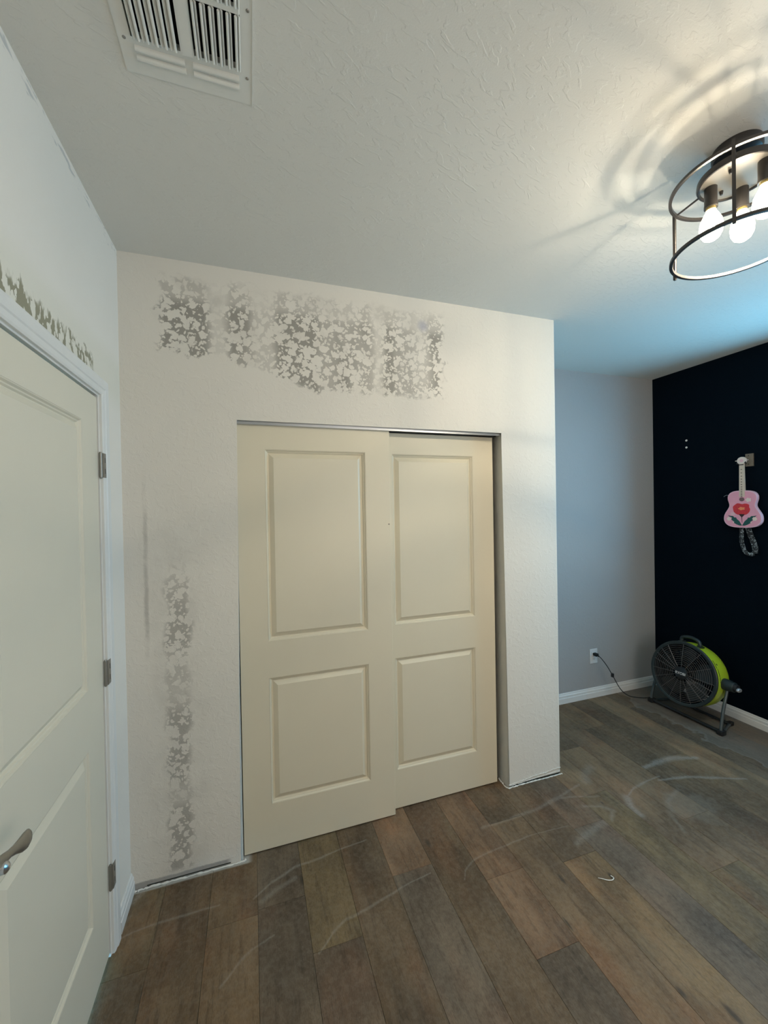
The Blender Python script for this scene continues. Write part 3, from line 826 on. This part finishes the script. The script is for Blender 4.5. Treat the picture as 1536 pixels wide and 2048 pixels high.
# pressed ribs on the flange
for (yy) in (-0.876, -0.855, -1.172, -1.193):
    for (a, b) in ((0.279, 0.387), (0.405, 0.513)):
        rb = bmesh.new()
        n = 8; R_ = []
        for i in range(n + 1):
            a_ = PI * i / n
            R_.append((math.cos(a_) * 0.0065, -math.sin(a_) * 0.0085))
        A = [rb.verts.new((a, yy + u, H - e + v)) for u, v in R_]; Bq = [rb.verts.new((b, yy + u, H - e + v)) for u, v in R_]
        for i in range(n): rb.faces.new((A[i], A[i + 1], Bq[i + 1], Bq[i]))
        rb.faces.new(A); rb.faces.new(Bq[::-1]); rb.faces.new((A[0], Bq[0], Bq[-1], A[-1]))
        obj('rib', rb, MT['vent'], vt, smooth=True)
for (x, y) in ((0.2600, -0.891), (0.5325, -0.881), (0.5345, -1.029), (0.2600, -1.163)):
    sb = lathe(bmesh.new(), [(0, -0.0018), (0.0030, -0.0014), (0.0042, 0.0), (0.0042, 0.001)], Matrix.Translation((x, y, H - e)), 12)
    obj('screw', sb, MT['hinge'], vt)
bm = bmesh.new()
box(bm, VX0 - 0.004, VX0 - 0.0005, VY0, VY1, H + 0.101, H + 0.2)
for (a, b, c, d, z0, z1) in ((VX0, VX1, VY0, VY1, H + 0.215, H + 0.22), (VX0 - .004, VX0, VY0, VY1, H + .1005, H + .22), (VX1, VX1 + .004, VY0, VY1, H + .1005, H + .22), (VX0, VX1, VY0 - .004, VY0, H + .1005, H + .22), (VX0, VX1, VY1, VY1 + .004, H + .1005, H + .22)):
    box(bm, a, b, c, d, z0, z1)
for (a, b, c, d) in ((VX0 + .0002, VX0 + .001, VY0, VY1), (VX1 - .001, VX1 - .0002, VY0, VY1), (VX0, VX1, VY0 + .0002, VY0 + .001), (VX0, VX1, VY1 - .001, VY1 - .0002)):
    box(bm, a, b, c, d, H + .012, H + .22)
obj('duct', bm, MT['duct'], vt)

# ------------------------------------------------------------------ ceiling lamp
LX, LY = 1.990, -1.122
lt = thing('ceiling_light', 'black cage ceiling light with three lit bulbs', 'ceiling light', (LX, LY, H))
T0 = Matrix.Translation((LX, LY, 0))
bm = lathe(bmesh.new(), [(0, H - 0.0005), (0.0625, H - 0.0005), (0.0635, H - 0.006), (0.0635, H - 0.022), (0.060, H - 0.030), (0.030, H - 0.034), (0, H - 0.034)], T0, 48)
obj('canopy', bm, MT['fixture'], lt, smooth=True)
obj('stem', lathe(bmesh.new(), [(0, H - 0.034), (0.010, H - 0.034), (0.010, 2.668), (0, 2.668)], T0, 20), MT['fixture'], lt, smooth=True)
ZP = 2.648
bm = lathe(bmesh.new(), [(0, ZP + 0.020), (0.094, ZP + 0.020), (0.1005, ZP + 0.016), (0.102, ZP + 0.002), (0.100, ZP - 0.003), (0.095, ZP - 0.003), (0.093, ZP + 0.001), (0.0925, ZP + 0.003)], T0, 64)
pn = obj('pan', bm, MT['fixture'], lt, smooth=True)
bm = lathe(bmesh.new(), [(0, ZP + 0.005), (0.0920, ZP + 0.005), (0.0920, ZP + 0.0015), (0, ZP + 0.0015)], T0, 64)
obj('reflector_plate', bm, MT['plate_metal'], pn, smooth=True)
for a in (75, 195, 315):
    x, y = LX + 0.055 * math.cos(math.radians(a)), LY + 0.055 * math.sin(math.radians(a))
    obj('cap_nut', lathe(bmesh.new(), [(0, ZP - 0.012), (0.004, ZP - 0.010), (0.0055, ZP - 0.002), (0.0055, ZP + 0.0015)], Matrix.Translation((x, y, 0)), 12), MT['fixture'], pn, smooth=True)
RR, ZU, ZL = 0.1715, 2.640, 2.432
def flatring(z, r=RR, w_=0.0045, h_=0.0045):
    return lathe(bmesh.new(), [(r - w_, z - h_), (r + w_, z - h_), (r + w_, z + h_), (r - w_, z + h_)], T0, 96, close=True)
obj('ring', flatring(ZU), MT['fixture'], lt)
obj('ring', flatring(ZL), MT['fixture'], lt)
for a in (100, 208, 316):
    c_, s_ = math.cos(math.radians(a)), math.sin(math.radians(a))
    x, y = LX + (RR + 0.006) * c_, LY + (RR + 0.006) * s_
    rz = Matrix.Rotation(math.radians(a), 3, 'Z')
    obj('post', B(x - 0.0035, x + 0.0035, y - 0.0035, y + 0.0035, ZL - 0.013, ZU + 0.014, rot=rz, bev=0.0008), MT['fixture'], lt)
    obj('arm', tube(bmesh.new(), [(LX + 0.098 * c_, LY + 0.098 * s_, ZP + 0.008), (LX + RR * c_, LY + RR * s_, ZU)], 0.0032, 8), MT['fixture'], lt)
for (x, y) in ((1.957, -1.067), (2.058, -1.096), (2.000, -1.190)):
    Tb = Matrix.Translation((x, y, 0))
    s = obj('socket', lathe(bmesh.new(), [(0, ZP + 0.0015), (0.0175, ZP + 0.0015), (0.0175, ZP - 0.050), (0.0185, ZP - 0.054), (0.0185, ZP - 0.062), (0.015, ZP - 0.062), (0, ZP - 0.058)], Tb, 28), MT['fixture'], lt, smooth=True)
    zb = ZP - 0.058
    b = obj('bulb', lathe(bmesh.new(), [(0.0132, zb - 0.010), (0.0150, zb - 0.018), (0.0215, zb - 0.030), (0.0285, zb - 0.045), (0.0320, zb - 0.065), (0.0300, zb - 0.085), (0.0225, zb - 0.100), (0.0110, zb - 0.108), (0, zb - 0.110)], Tb, 28), MT['glass'], lt, smooth=True)
    obj('screw_shell', lathe(bmesh.new(), [(0, zb + 0.002), (0.0130, zb + 0.001), (0.0130, zb - 0.004), (0.0138, zb - 0.006), (0.0130, zb - 0.009), (0.0138, zb - 0.0115), (0, zb - 0.0118)], Tb, 24), MT['brass'], b, smooth=True)
    obj('emitter_cap', lathe(bmesh.new(), [(0, zb - 0.0500), (0.0152, zb - 0.0500), (0.0152, zb - 0.0535), (0, zb - 0.0535)], Tb, 14), MT['outlet'], b)
    obj('emitter', lathe(bmesh.new(), [(0.0150, zb - 0.054), (0.0142, zb - 0.0555), (0.0030, zb - 0.0705), (0, zb - 0.072)], Tb, 14), MT['core'], b)

# ------------------------------------------------------------------ outlet
ot = thing('wall_outlet', 'white outlet plate low on the grey alcove wall with black plug', 'outlet', (3.2495, D2, 0.2875))
obj('cover_plate', B(3.2095, 3.2895, D2 - 0.006, D2 - 0.0002, 0.2875, 0.4095, bev=0.002), MT['outlet'], ot)
for zc in (0.369, 0.329):
    r = obj('receptacle', B(3.2325, 3.2665, D2 - 0.0085, D2 - 0.0060, zc - 0.014, zc + 0.014, bev=0.0015), MT['outlet'], ot)
    sb = bmesh.new(); box(sb, 3.242, 3.2435, D2 - 0.0090, D2 - 0.0082, zc - 0.004, zc + 0.005); box(sb, 3.2555, 3.257, D2 - 0.0090, D2 - 0.0082, zc - 0.004, zc + 0.005); box(sb, 3.247, 3.252, D2 - 0.0090, D2 - 0.0082, zc - 0.010, zc - 0.006)
    obj('slots', sb, MT['slot'], r)
obj('cover_screw', lathe(bmesh.new(), [(0, 0.0015), (0.003, 0.001), (0.0032, 0)], Matrix.Translation((3.2495, D2 - 0.006, 0.349)) @ Matrix.Rotation(PI / 2, 4, 'X'), 12), MT['outlet'], ot)

# ------------------------------------------------------------------ drum fan
Cf = Vector((3.6096, 0.21, 0.3365)); AZ, EL = 0.0655, 0.1659
n_ = Vector((-math.cos(AZ) * math.cos(EL), -math.sin(AZ) * math.cos(EL), math.sin(EL)))
side = Vector((0, 0, 1)).cross(n_).normalized()     # fan's left-right
upv = n_.cross(side).normalized()
FM = Matrix.Identity(4)
for i in range(3): FM[i][0], FM[i][1], FM[i][2], FM[i][3] = side[i], upv[i], n_[i], Cf[i]
fan = thing('floor_fan', 'lime green and black drum floor fan in the corner', 'fan', (3.70, 0.21, 0.0))
RF = 0.2363
def F(a, b, c): return FM @ Vector((a, b, c))
# drum housing, open both ends
bm = lathe(bmesh.new(), [(0.214, -0.012), (0.226, -0.012), (0.229, -0.030), (0.231, -0.090), (0.229, -0.140), (0.220, -0.168), (0.206, -0.174), (0.204, -0.169), (0.215, -0.140), (0.217, -0.09), (0.214, -0.03)], FM, 72, close=True)
dr = obj('drum', bm, MT['lime'], fan, smooth=True)
for (a0, a1, c_, w_) in ((28, 42, -0.036, .0016), (14, 27, -0.040, .0014), (33, 36, -0.055, .004), (4, 13, -0.042, .0012)):
    sb = bmesh.new(); n = 10
    A = []
    for i in range(n + 1):
        a = math.radians(a0 + (a1 - a0) * i / n)
        A.append([sb.verts.new(F(q * math.cos(a), q * math.sin(a), cc)) for q, cc in ((0.2300, c_ - w_), (0.2318, c_ - w_), (0.2318, c_ + w_), (0.2300, c_ + w_))])
    for P_, Q_ in zip(A, A[1:]):
        for i in range(4): sb.faces.new((P_[i], P_[(i + 1) % 4], Q_[(i + 1) % 4], Q_[i]))
    sb.faces.new(A[0]); sb.faces.new(A[-1][::-1])
    obj('lettering', sb, MT['gravel'], dr)
obj('inner_liner', lathe(bmesh.new(), [(0.2138, -0.0125), (0.2125, -0.0125), (0.2115, -0.03), (0.2115, -0.14), (0.2035, -0.166), (0.2045, -0.168), (0.2135, -0.14), (0.2135, -0.03)], FM, 72, close=True), MT['gplastic'], dr, smooth=True)
bm = lathe(bmesh.new(), [(0.2110, -0.0105), (0.2300, -0.0118), (0.2363, -0.010), (0.2363, 0.0), (0.232, 0.0045), (0.220, 0.0045), (0.2110, -0.001)], FM, 72, close=True)
gr = obj('front_grille', bm, MT['dkplastic'], fan, smooth=True)
for i in range(11):
    r = 0.064 + 0.0137 * i
    zb = 0.010 * (1 - ((r - 0.05) / 0.17) ** 2)
    pts = [F(r * math.cos(2 * PI * j / 56), r * math.sin(2 * PI * j / 56), zb) for j in range(56)]
    obj('grille_ring', tube(bmesh.new(), pts, 0.0018, 5, closed=True), MT['grille_edge'], gr)
for deg in (-2, -15, -29, -44, -68, 205, 228, 250, 272, 124, 140, 154, 167, 186, 92, 58, 28):
    a = math.radians(deg)
    pts = []
    for q_ in range(5):
        t_ = q_ / 4; r = 0.048 + 0.168 * t_
        pts.append(F(r * math.cos(a), r * math.sin(a), 0.012 * (1 - t_ ** 2) + 0.001))
    obj('grille_spoke', tube(bmesh.new(), pts, 0.0026 if deg in (-2, -15, -29, -44, 124, 140, 154, 167) else 0.0019, 6), MT['grille_edge'], gr)
hub = obj('hub_cap', lathe(bmesh.new(), [(0, 0.021), (0.030, 0.020), (0.044, 0.015), (0.050, 0.006), (0.050, -0.004), (0, -0.004)], FM, 40), MT['gplastic'], gr, smooth=True)
# brand lettering on the hub
cu = bpy.data.curves.new('lettering', 'FONT'); cu.body = 'RYOBI'; cu.size = 0.026; cu.align_x = 'CENTER'; cu.align_y = 'CENTER'; cu.extrude = 0.0004; cu.offset = 0.0006
to = bpy.data.objects.new('lettering_tmp', cu); C.objects.link(to)
bpy.context.view_layer.update()
me = bpy.data.meshes.new_from_object(to.evaluated_get(bpy.context.evaluated_depsgraph_get()))
bpy.data.objects.remove(to); bpy.data.curves.remove(cu)
bm = bmesh.new(); bm.from_mesh(me); bpy.data.meshes.remove(me)
bm.transform(FM @ Matrix.Translation((0, -0.002, 0.0212)))
lo_ = obj('brand_lettering', bm, MT['text'], hub)
lo_.name = 'lettering'
# rear grille, motor, blades
bm = lathe(bmesh.new(), [(0.190, -0.166), (0.203, -0.166), (0.203, -0.178), (0.190, -0.178)], FM, 64, close=True)
rg = obj('rear_grille', bm, MT['gplastic'], fan)
for i in range(6):
    r = 0.07 + 0.023 * i
    obj('grille_ring', tube(bmesh.new(), [F(r * math.cos(2 * PI * j / 40), r * math.sin(2 * PI * j / 40), -0.173) for j in range(40)], 0.0018, 5, closed=True), MT['gplastic'], rg)
for i in range(12):
    a = 2 * PI * i / 12
    obj('grille_spoke', tube(bmesh.new(), [F(0.045 * math.cos(a), 0.045 * math.sin(a), -0.172), F(0.200 * math.cos(a), 0.200 * math.sin(a), -0.172)], 0.0024, 5), MT['gplastic'], rg)
obj('motor', lathe(bmesh.new(), [(0, -0.070), (0.045, -0.072), (0.052, -0.085), (0.052, -0.150), (0.046, -0.162), (0, -0.164)], FM, 36), MT['gplastic'], fan, smooth=True)
pr = obj('blade_hub', lathe(bmesh.new(), [(0, -0.022), (0.036, -0.024), (0.042, -0.032), (0.042, -0.066), (0, -0.068)], FM, 32), MT['gplastic'], fan, smooth=True)
for i in range(5):
    a0 = 2 * PI * i / 5 + 0.5
    bm = bmesh.new(); rows = []
    for s in range(7):
        t_ = s / 6; r = 0.038 + 0.155 * t_
        half = 0.20 + 0.33 * math.sin(PI * min(1, t_ * 0.75 + 0.12)) * 0.9
        skew = -0.25 * t_
        tilt = 0.030 - 0.012 * t_
        rows.append([(r, a0 + skew + half * q, -0.046 - tilt * q) for q in (-1, -0.5, 0, 0.5, 1)])
    top = [[bm.verts.new(F(r * math.cos(a), r * math.sin(a), z + 0.001)) for r, a, z in row] for row in rows]
    bot = [[bm.verts.new(F(r * math.cos(a), r * math.sin(a), z - 0.001)) for r, a, z in row] for row in rows]
    for g_ in (top, bot):
        for A, Bq in zip(g_, g_[1:]):
            for j in range(4): bm.faces.new((A[j], A[j + 1], Bq[j + 1], Bq[j]))
    for A, Bq, Cq, Dq in ((top[0], bot[0], None, None), (top[-1], bot[-1], None, None)):
        for j in range(4): bm.faces.new((A[j], A[j + 1], Bq[j + 1], Bq[j]))
    for j in (0, 4):
        for s in range(6): bm.faces.new((top[s][j], top[s + 1][j], bot[s + 1][j], bot[s][j]))
    obj('blade', bm, MT['blade'], pr, smooth=True)
# carry handle over the drum
hp = catmull([F(-0.055, 0.222, -0.062), F(-0.062, 0.243, -0.062), F(-0.050, 0.262, -0.062), F(0.0, 0.272, -0.062), F(0.050, 0.262, -0.062), F(0.068, 0.240, -0.062), F(0.072, 0.212, -0.062)], 6)
bm = tube(bmesh.new(), hp, 0.0125, 12)
hm = FM @ Matrix.Rotation(-math.atan2(0.072, 0.212), 4, 'Z')
def fb(a0, a1, b0, b1, c0, c1, m):
    bm2 = bm; r_ = bmesh.ops.create_cube(bm2, size=1.0)
    for v in r_['verts']: v.co = m @ Vector(((a0 + a1) / 2 + v.co.x * (a1 - a0), (b0 + b1) / 2 + v.co.y * (b1 - b0), (c0 + c1) / 2 + v.co.z * (c1 - c0)))
fb(-0.014, 0.014, 0.222, 0.240, -0.085, -0.035, hm)
fb(-0.014, 0.014, 0.222, 0.240, -0.085, -0.035, FM @ Matrix.Rotation(math.atan2(0.055, 0.222), 4, 'Z'))
obj('carry_handle', bm, MT['dkplastic'], fan, smooth=True)
# U stand: two side tubes from the pivots to the floor, floor runs and a cross bar
st = []
for sgn, yv in ((-1, -0.047), (1, 0.468)):
    piv = F(-sgn * 0.0, 0, 0)
    py = 0.21 + sgn * 0.248
    path = [(3.715, py, 0.320), (3.700, py, 0.285), (3.655, py + sgn * 0.004, 0.17), (3.622, yv, 0.052), (3.618, yv, 0.018), (3.640, yv, 0.0125), (3.72, yv + (0.03 if sgn < 0 else -0.02), 0.0120), (3.815, yv + (0.060 if sgn < 0 else -0.05), 0.0120)]
    b = obj('stand_tube', tube(bmesh.new(), catmull(path, 6), 0.0105, 14), MT['tube'], fan, smooth=True)
    obj('rubber_foot', B(3.598, 3.648, yv - 0.020, yv + 0.020, 0.0003, 0.034, bev=0.006), MT['rubber'], b, smooth=True)
    obj('rubber_foot', B(3.795, 3.835, path[-1][1] - 0.015, path[-1][1] + 0.015, 0.0003, 0.028, bev=0.005), MT['rubber'], b, smooth=True)
obj('cross_bar', tube(bmesh.new(), [(3.622, -0.045, 0.020), (3.622, 0.466, 0.020)], 0.011, 12), MT['gplastic'], fan, smooth=True)
obj('rear_bar', tube(bmesh.new(), [(3.79, 0.00, 0.020), (3.79, 0.42, 0.020)], 0.010, 12), MT['gplastic'], fan, smooth=True)
# pivot hubs
def sidehub(sgn, out0, length, r0, r1):
    base = Vector((3.712, 0.21 + sgn * out0, 0.330))
    m = Matrix.Translation(base) @ Matrix.Rotation(-sgn * PI / 2, 4, 'X')
    return m
m = sidehub(-1, 0.222, 0, 0, 0)
kb = obj('side_housing', lathe(bmesh.new(), [(0, 0.0), (0.040, 0.0), (0.040, 0.030), (0.038, 0.040), (0.034, 0.068), (0.031, 0.071), (0, 0.071)], m, 36), MT['dkplastic'], fan, smooth=True)
obj('dark_collar', lathe(bmesh.new(), [(0, 0.0712), (0.028, 0.0712), (0.024, 0.088), (0, 0.089)], m, 28), MT['rubber'], kb, smooth=True)
sb = lathe(bmesh.new(), [(0, 0.080), (0.019, 0.080), (0.0225, 0.086), (0.0215, 0.098), (0.017, 0.102), (0, 0.102)], m, 24)
for v in sb.verts: v.co.z = 0.322 + (v.co.z - 0.330) * 0.60
obj('cap', sb, MT['silver'], kb, smooth=True)
obj('side_housing', lathe(bmesh.new(), [(0, 0.0), (0.034, 0.0), (0.034, 0.030), (0.030, 0.040), (0, 0.041)], sidehub(1, 0.222, 0, 0, 0), 32), MT['dkplastic'], fan, smooth=True)
# power cord with plug
cp = [(3.2495, 0.640, 0.362), (3.262, 0.615, 0.350), (3.2785, 0.585, 0.300), (3.291, 0.545, 0.238), (3.330, 0.505, 0.135), (3.395, 0.490, 0.078), (3.47, 0.480, 0.055), (3.55, 0.474, 0.040), (3.61, 0.470, 0.036)]
cp = [(3.2495, 0.640, 0.366)] + [(3.2555, 0.618, 0.352)] + cp[2:]
cd_ = obj('power_cord', tube(bmesh.new(), catmull(cp, 8), 0.0033, 8), MT['rubber'], fan, smooth=True)
pb = bmesh.new(); box(pb, 3.2365, 3.2635, 0.650, D2 - 0.0092, 0.357, 0.381, bev=0.004); tube(pb, [(3.2495, 0.652, 0.369), (3.2495, 0.636, 0.364)], 0.0055, 8)
obj('plug', pb, MT['rubber'], cd_, smooth=True)
pb = bmesh.new(); box(pb, 3.283, 3.301, 0.536, 0.554, 0.222, 0.252, bev=0.003)
obj('inline_block', pb, MT['rubber'], cd_)

# ------------------------------------------------------------------ toy guitar on the navy wall
GX = 3.912; GC = -0.0185
gt = thing('toy_guitar', 'small pink toy guitar with painted poppy hanging on the navy wall', 'guitar', (3.937, GC, 1.445))
gf = lambda a, b, h: Vector((GX + h, a, b))
half = [(0.0, 1.4440), (0.030, 1.4445), (0.062, 1.4480), (0.090, 1.4580), (0.109, 1.4770), (0.1175, 1.5020), (0.1150, 1.5320), (0.104, 1.5570), (0.091, 1.5790), (0.0815, 1.6010), (0.0830, 1.6230), (0.0905, 1.6500), (0.0895, 1.6760), (0.076, 1.6980), (0.052, 1.7100), (0.020, 1.7140)]
right = [(a, b) for a, b in half]
ol = catmull([(GC - a, b, 0) for a, b in right] + [(GC + a, b, 0) for a, b in reversed(right[1:])], 4, closed=True)
ol = [(p.x, p.y) for p in ol]
bm = bmesh.new(); prism(bm, ol, 0.026, gf)
bmesh.ops.bevel(bm, geom=[e for e in bm.edges if abs(e.verts[0].co.x - GX) < 1e-5 and abs(e.verts[1].co.x - GX) < 1e-5], offset=0.003, segments=2, affect='EDGES')
bd = obj('body', bm, MT['pinkside'], gt, smooth=True)
def inset(pts, s, c): return [(c[0] + (a - c[0]) * s, c[1] + (b - c[1]) * s) for a, b in pts]
bm = bmesh.new(); prism(bm, inset(ol, 0.955, (GC, 1.565)), 0.0008, lambda a, b, h: gf(a, b, -h)); obj('soundboard', bm, MT['pinkbody'], bd)
bm = bmesh.new()
prism(bm, [(GC - 0.0195, 1.668), (GC - 0.0190, 1.715), (GC - 0.0145, 1.905), (GC - 0.0155, 1.910), (GC + 0.0135, 1.910), (GC + 0.0130, 1.905), (GC + 0.0150, 1.715), (GC + 0.0150, 1.668)], 0.014, lambda a, b, h: gf(a, b, -0.004 + h))
nk = obj('neck', bm, MT['maple'], gt)
for i in range(12):
    z = 1.895 - 0.228 * (1 - 2 ** (-(i + 1) / 9.0)) / (1 - 2 ** (-12 / 9.0)) * 0.98
    bm = B(GX - 0.0055, GX - 0.0042, GC - 0.0050, GC + 0.0030, z - 0.0022, z + 0.0022); obj('fret_mark', bm, MT['calyx'], nk)
obj('nut', B(GX - 0.0062, GX - 0.0042, GC - 0.0150, GC + 0.0130, 1.898, 1.904), MT['calyx'], nk)
bm = bmesh.new(); hl = [(GC - 0.001 + 0.029 * math.cos(2 * PI * j / 32), 1.931 + 0.027 * math.sin(2 * PI * j / 32)) for j in range(32)]
prism(bm, hl, 0.012, lambda a, b, h: gf(a, b, -0.002 + h))
hd = obj('headstock', bm, MT['petal'], gt, smooth=True)
bm = bmesh.new(); prism(bm, [(GC - 0.001 + 0.012 * math.cos(2 * PI * j / 16), 1.931 + 0.012 * math.sin(2 * PI * j / 16)) for j in range(16)], 0.0006, lambda a, b, h: gf(a, b, -0.0020 - h)); obj('print', bm, MT['rose'], hd)
for dy in (-0.033, 0.033):
    obj('tuning_peg', tube(bmesh.new(), [(GX + 0.004, GC + dy * 0.8, 1.933), (GX + 0.004, GC + dy * 1.25, 1.933)], 0.0028, 8), MT['petal'], hd)
def pr_(name, pts, mat, lev=1, par=None):
    bm = bmesh.new(); prism(bm, pts, 0.0005, lambda a, b, h: gf(a, b, -0.0008 - 0.0005 * lev + (0.0005 - h) * 1.0 - 0.0000)); return obj(name, bm, mat, par or bd)
def disc(cy, cz, ry, rz, n=20, lob=0, amp=0.0): return [(cy + ry * (1 + amp * math.cos(lob * t)) * math.cos(t), cz + rz * (1 + amp * math.cos(lob * t)) * math.sin(t)) for t in [2 * PI * j / n for j in range(n)]]
pr_('sound_hole', disc(GC, 1.650, 0.0165, 0.0145), MT['hole'], 1)
pp = [(0.038, 1.598), (0.022, 1.614), (0.009, 1.622), (-0.006, 1.6195), (-0.021, 1.6155), (-0.036, 1.619), (-0.053, 1.617), (-0.064, 1.608), (-0.0635, 1.594), (-0.069, 1.580), (-0.066, 1.562), (-0.055, 1.547), (-0.037, 1.537), (0.000, 1.537), (0.020, 1.546), (0.033, 1.561), (0.0375, 1.581)]
pr_('poppy_print', [(p.x, p.y) for p in catmull([(a, b, 0) for a, b in pp], 3, closed=True)], MT['red'], 1)
pr_('poppy_centre_print', disc(-0.017, 1.583, 0.020, 0.011, 24, 5, 0.18), MT['orange'], 2)
pr_('calyx_print', [(0.001, 1.543), (-0.036, 1.543), (-0.030, 1.531), (-0.020, 1.521), (-0.0180, 1.480), (-0.0205, 1.480), (-0.0150, 1.521), (-0.006, 1.531)], MT['calyx'], 2)
def leafpts(s):
    b = [(0.0, 1.458), (0.018, 1.490), (0.036, 1.506), (0.040, 1.517), (0.052, 1.516), (0.062, 1.527), (0.078, 1.528), (0.098, 1.532), (0.088, 1.522), (0.070, 1.515), (0.074, 1.500), (0.060, 1.488), (0.056, 1.476), (0.036, 1.464), (0.016, 1.457)]
    return [(GC + s * a * 0.92, z + 0.0015) for a, z in b]
pr_('leaf_print', leafpts(1), MT['leaf'], 1); pr_('leaf_print', leafpts(-1), MT['leaf'], 1)
pr_('white_flower_print', disc(GC + 0.083, 1.507, 0.0135, 0.0135, 30, 6, 0.12), MT['petal'], 2)
pr_('white_flower_print', disc(GC - 0.078, 1.509, 0.0135, 0.0135, 30, 6, 0.12), MT['petal'], 2)
pr_('white_flower_print', disc(GC - 0.040, 1.645, 0.0165, 0.0140, 30, 5, 0.16), MT['petal'], 1)
pr_('pale_flower_print', disc(GC + 0.058, 1.543, 0.0150, 0.0120, 30, 5, 0.16), MT['rose'], 1)
pr_('bud_print', disc(GC + 0.054, 1.483, 0.0050, 0.0045, 12), MT['petal'], 2)
pr_('bud_print', disc(GC - 0.056, 1.484, 0.0050, 0.0045, 12), MT['petal'], 2)
# strap loop hanging below the body
bm = bmesh.new()
def ribbon(pts, w_):
    P = catmull(pts, 6)
    F0 = []; 
    for i, p in enumerate(P):
        a = P[min(i + 1, len(P) - 1)] - P[max(i - 1, 0)]
        a.x = 0; a.normalize(); nn = Vector((0.25, a.z, -a.y)).normalized()
        F0.append([bm.verts.new(p + nn * w_), bm.verts.new(p - nn * w_), bm.verts.new(p - nn * w_ + Vector((0.0018, 0, 0))), bm.verts.new(p + nn * w_ + Vector((0.0018, 0, 0)))])
    for A, Bq in zip(F0, F0[1:]):
        for i in range(4): bm.faces.new((A[i], A[(i + 1) % 4], Bq[(i + 1) % 4], Bq[i]))
    bm.faces.new(F0[0]); bm.faces.new(F0[-1][::-1])
ribbon([(3.935, -0.002, 1.452), (3.930, -0.004, 1.400), (3.926, -0.006, 1.350), (3.924, -0.016, 1.300), (3.926, -0.034, 1.262), (3.932, -0.060, 1.2535), (3.938, -0.078, 1.258)], 0.0125)
ribbon([(3.940, -0.036, 1.452), (3.945, -0.048, 1.400), (3.947, -0.064, 1.350), (3.946, -0.078, 1.300), (3.943, -0.078, 1.262)], 0.0160)
obj('strap', bm, MT['strap'], gt, smooth=True)
bm = tube(bmesh.new(), catmull([(3.935, 0.068, 1.672), (3.93, 0.085, 1.684), (3.93, 0.098, 1.682), (3.93, 0.110, 1.672)], 5), 0.0010, 5)
obj('loose_string', bm, MT['silver'], gt)

# hook plate that holds it
hk = thing('guitar_hanger', 'small weathered wood hanger plate with black yoke holding the toy guitar', 'hanger', (W2, -0.042, 1.934))
obj('back_plate', B(W2 - 0.012, W2 - 0.0003, -0.0660, -0.0180, 1.889, 1.980, bev=0.001), MT['wood'], hk)
for z in (1.966, 1.905):
    obj('screw', lathe(bmesh.new(), [(0, 0.0015), (0.003, 0.0010), (0.0036, 0)], Matrix.Translation((W2 - 0.012, -0.038, z)) @ Matrix.Rotation(-PI / 2, 4, 'Y'), 10), MT['slot'], hk)
bm = tube(bmesh.new(), catmull([(W2 - 0.011, -0.038, 1.935), (W2 - 0.035, -0.034, 1.933), (W2 - 0.050, -0.040, 1.926), (W2 - 0.056, -0.046, 1.914), (GX + 0.006, -0.0440, 1.909), (GX - 0.010, -0.0430, 1.914)], 5), 0.0032, 8)
tube(bm, catmull([(W2 - 0.030, -0.036, 1.933), (W2 - 0.040, -0.012, 1.914), (GX + 0.006, 0.003, 1.910), (GX - 0.012, 0.004, 1.910), (GX - 0.016, 0.000, 1.915)], 5), 0.0032, 8)
obj('yoke', bm, MT['rubber'], hk, smooth=True)
# two white wall anchors
for z, q in ((2.1500, 'upper'), (2.0920, 'lower')):
    m = Matrix.Translation((W2, 0.4050, z)) @ Matrix.Rotation(-PI / 2, 4, 'Y')
    o = obj('wall_anchor', lathe(bmesh.new(), [(0.0, 0.0012), (0.0035, 0.0014), (0.0080, 0.0022), (0.0085, 0.0), (0.0, 0.0)], m, 16), MT['caulk'])
    tag(o, q + ' of two small white anchors left in the navy wall', 'wall anchor', group='white anchors in the navy wall')
# curl of peeled caulk on the floor
bm = tube(bmesh.new(), catmull([(1.925, -0.610, 0.003), (1.940, -0.622, 0.004), (1.955, -0.632, 0.003), (1.972, -0.640, 0.005), (1.985, -0.636, 0.007), (1.984, -0.622, 0.005)], 5), [0.0009 + 0.0011 * min(1, i / 10) for i in range(26)], 6)
for v in bm.verts: v.co.z = max(v.co.z, 0.0004)
tag(obj('caulk_curl', bm, MT['caulk'], smooth=True), 'tiny white curl of peeled caulk lying on the planks', 'debris')

for o in bpy.data.objects:
    if '_o' in o: del o['_o']
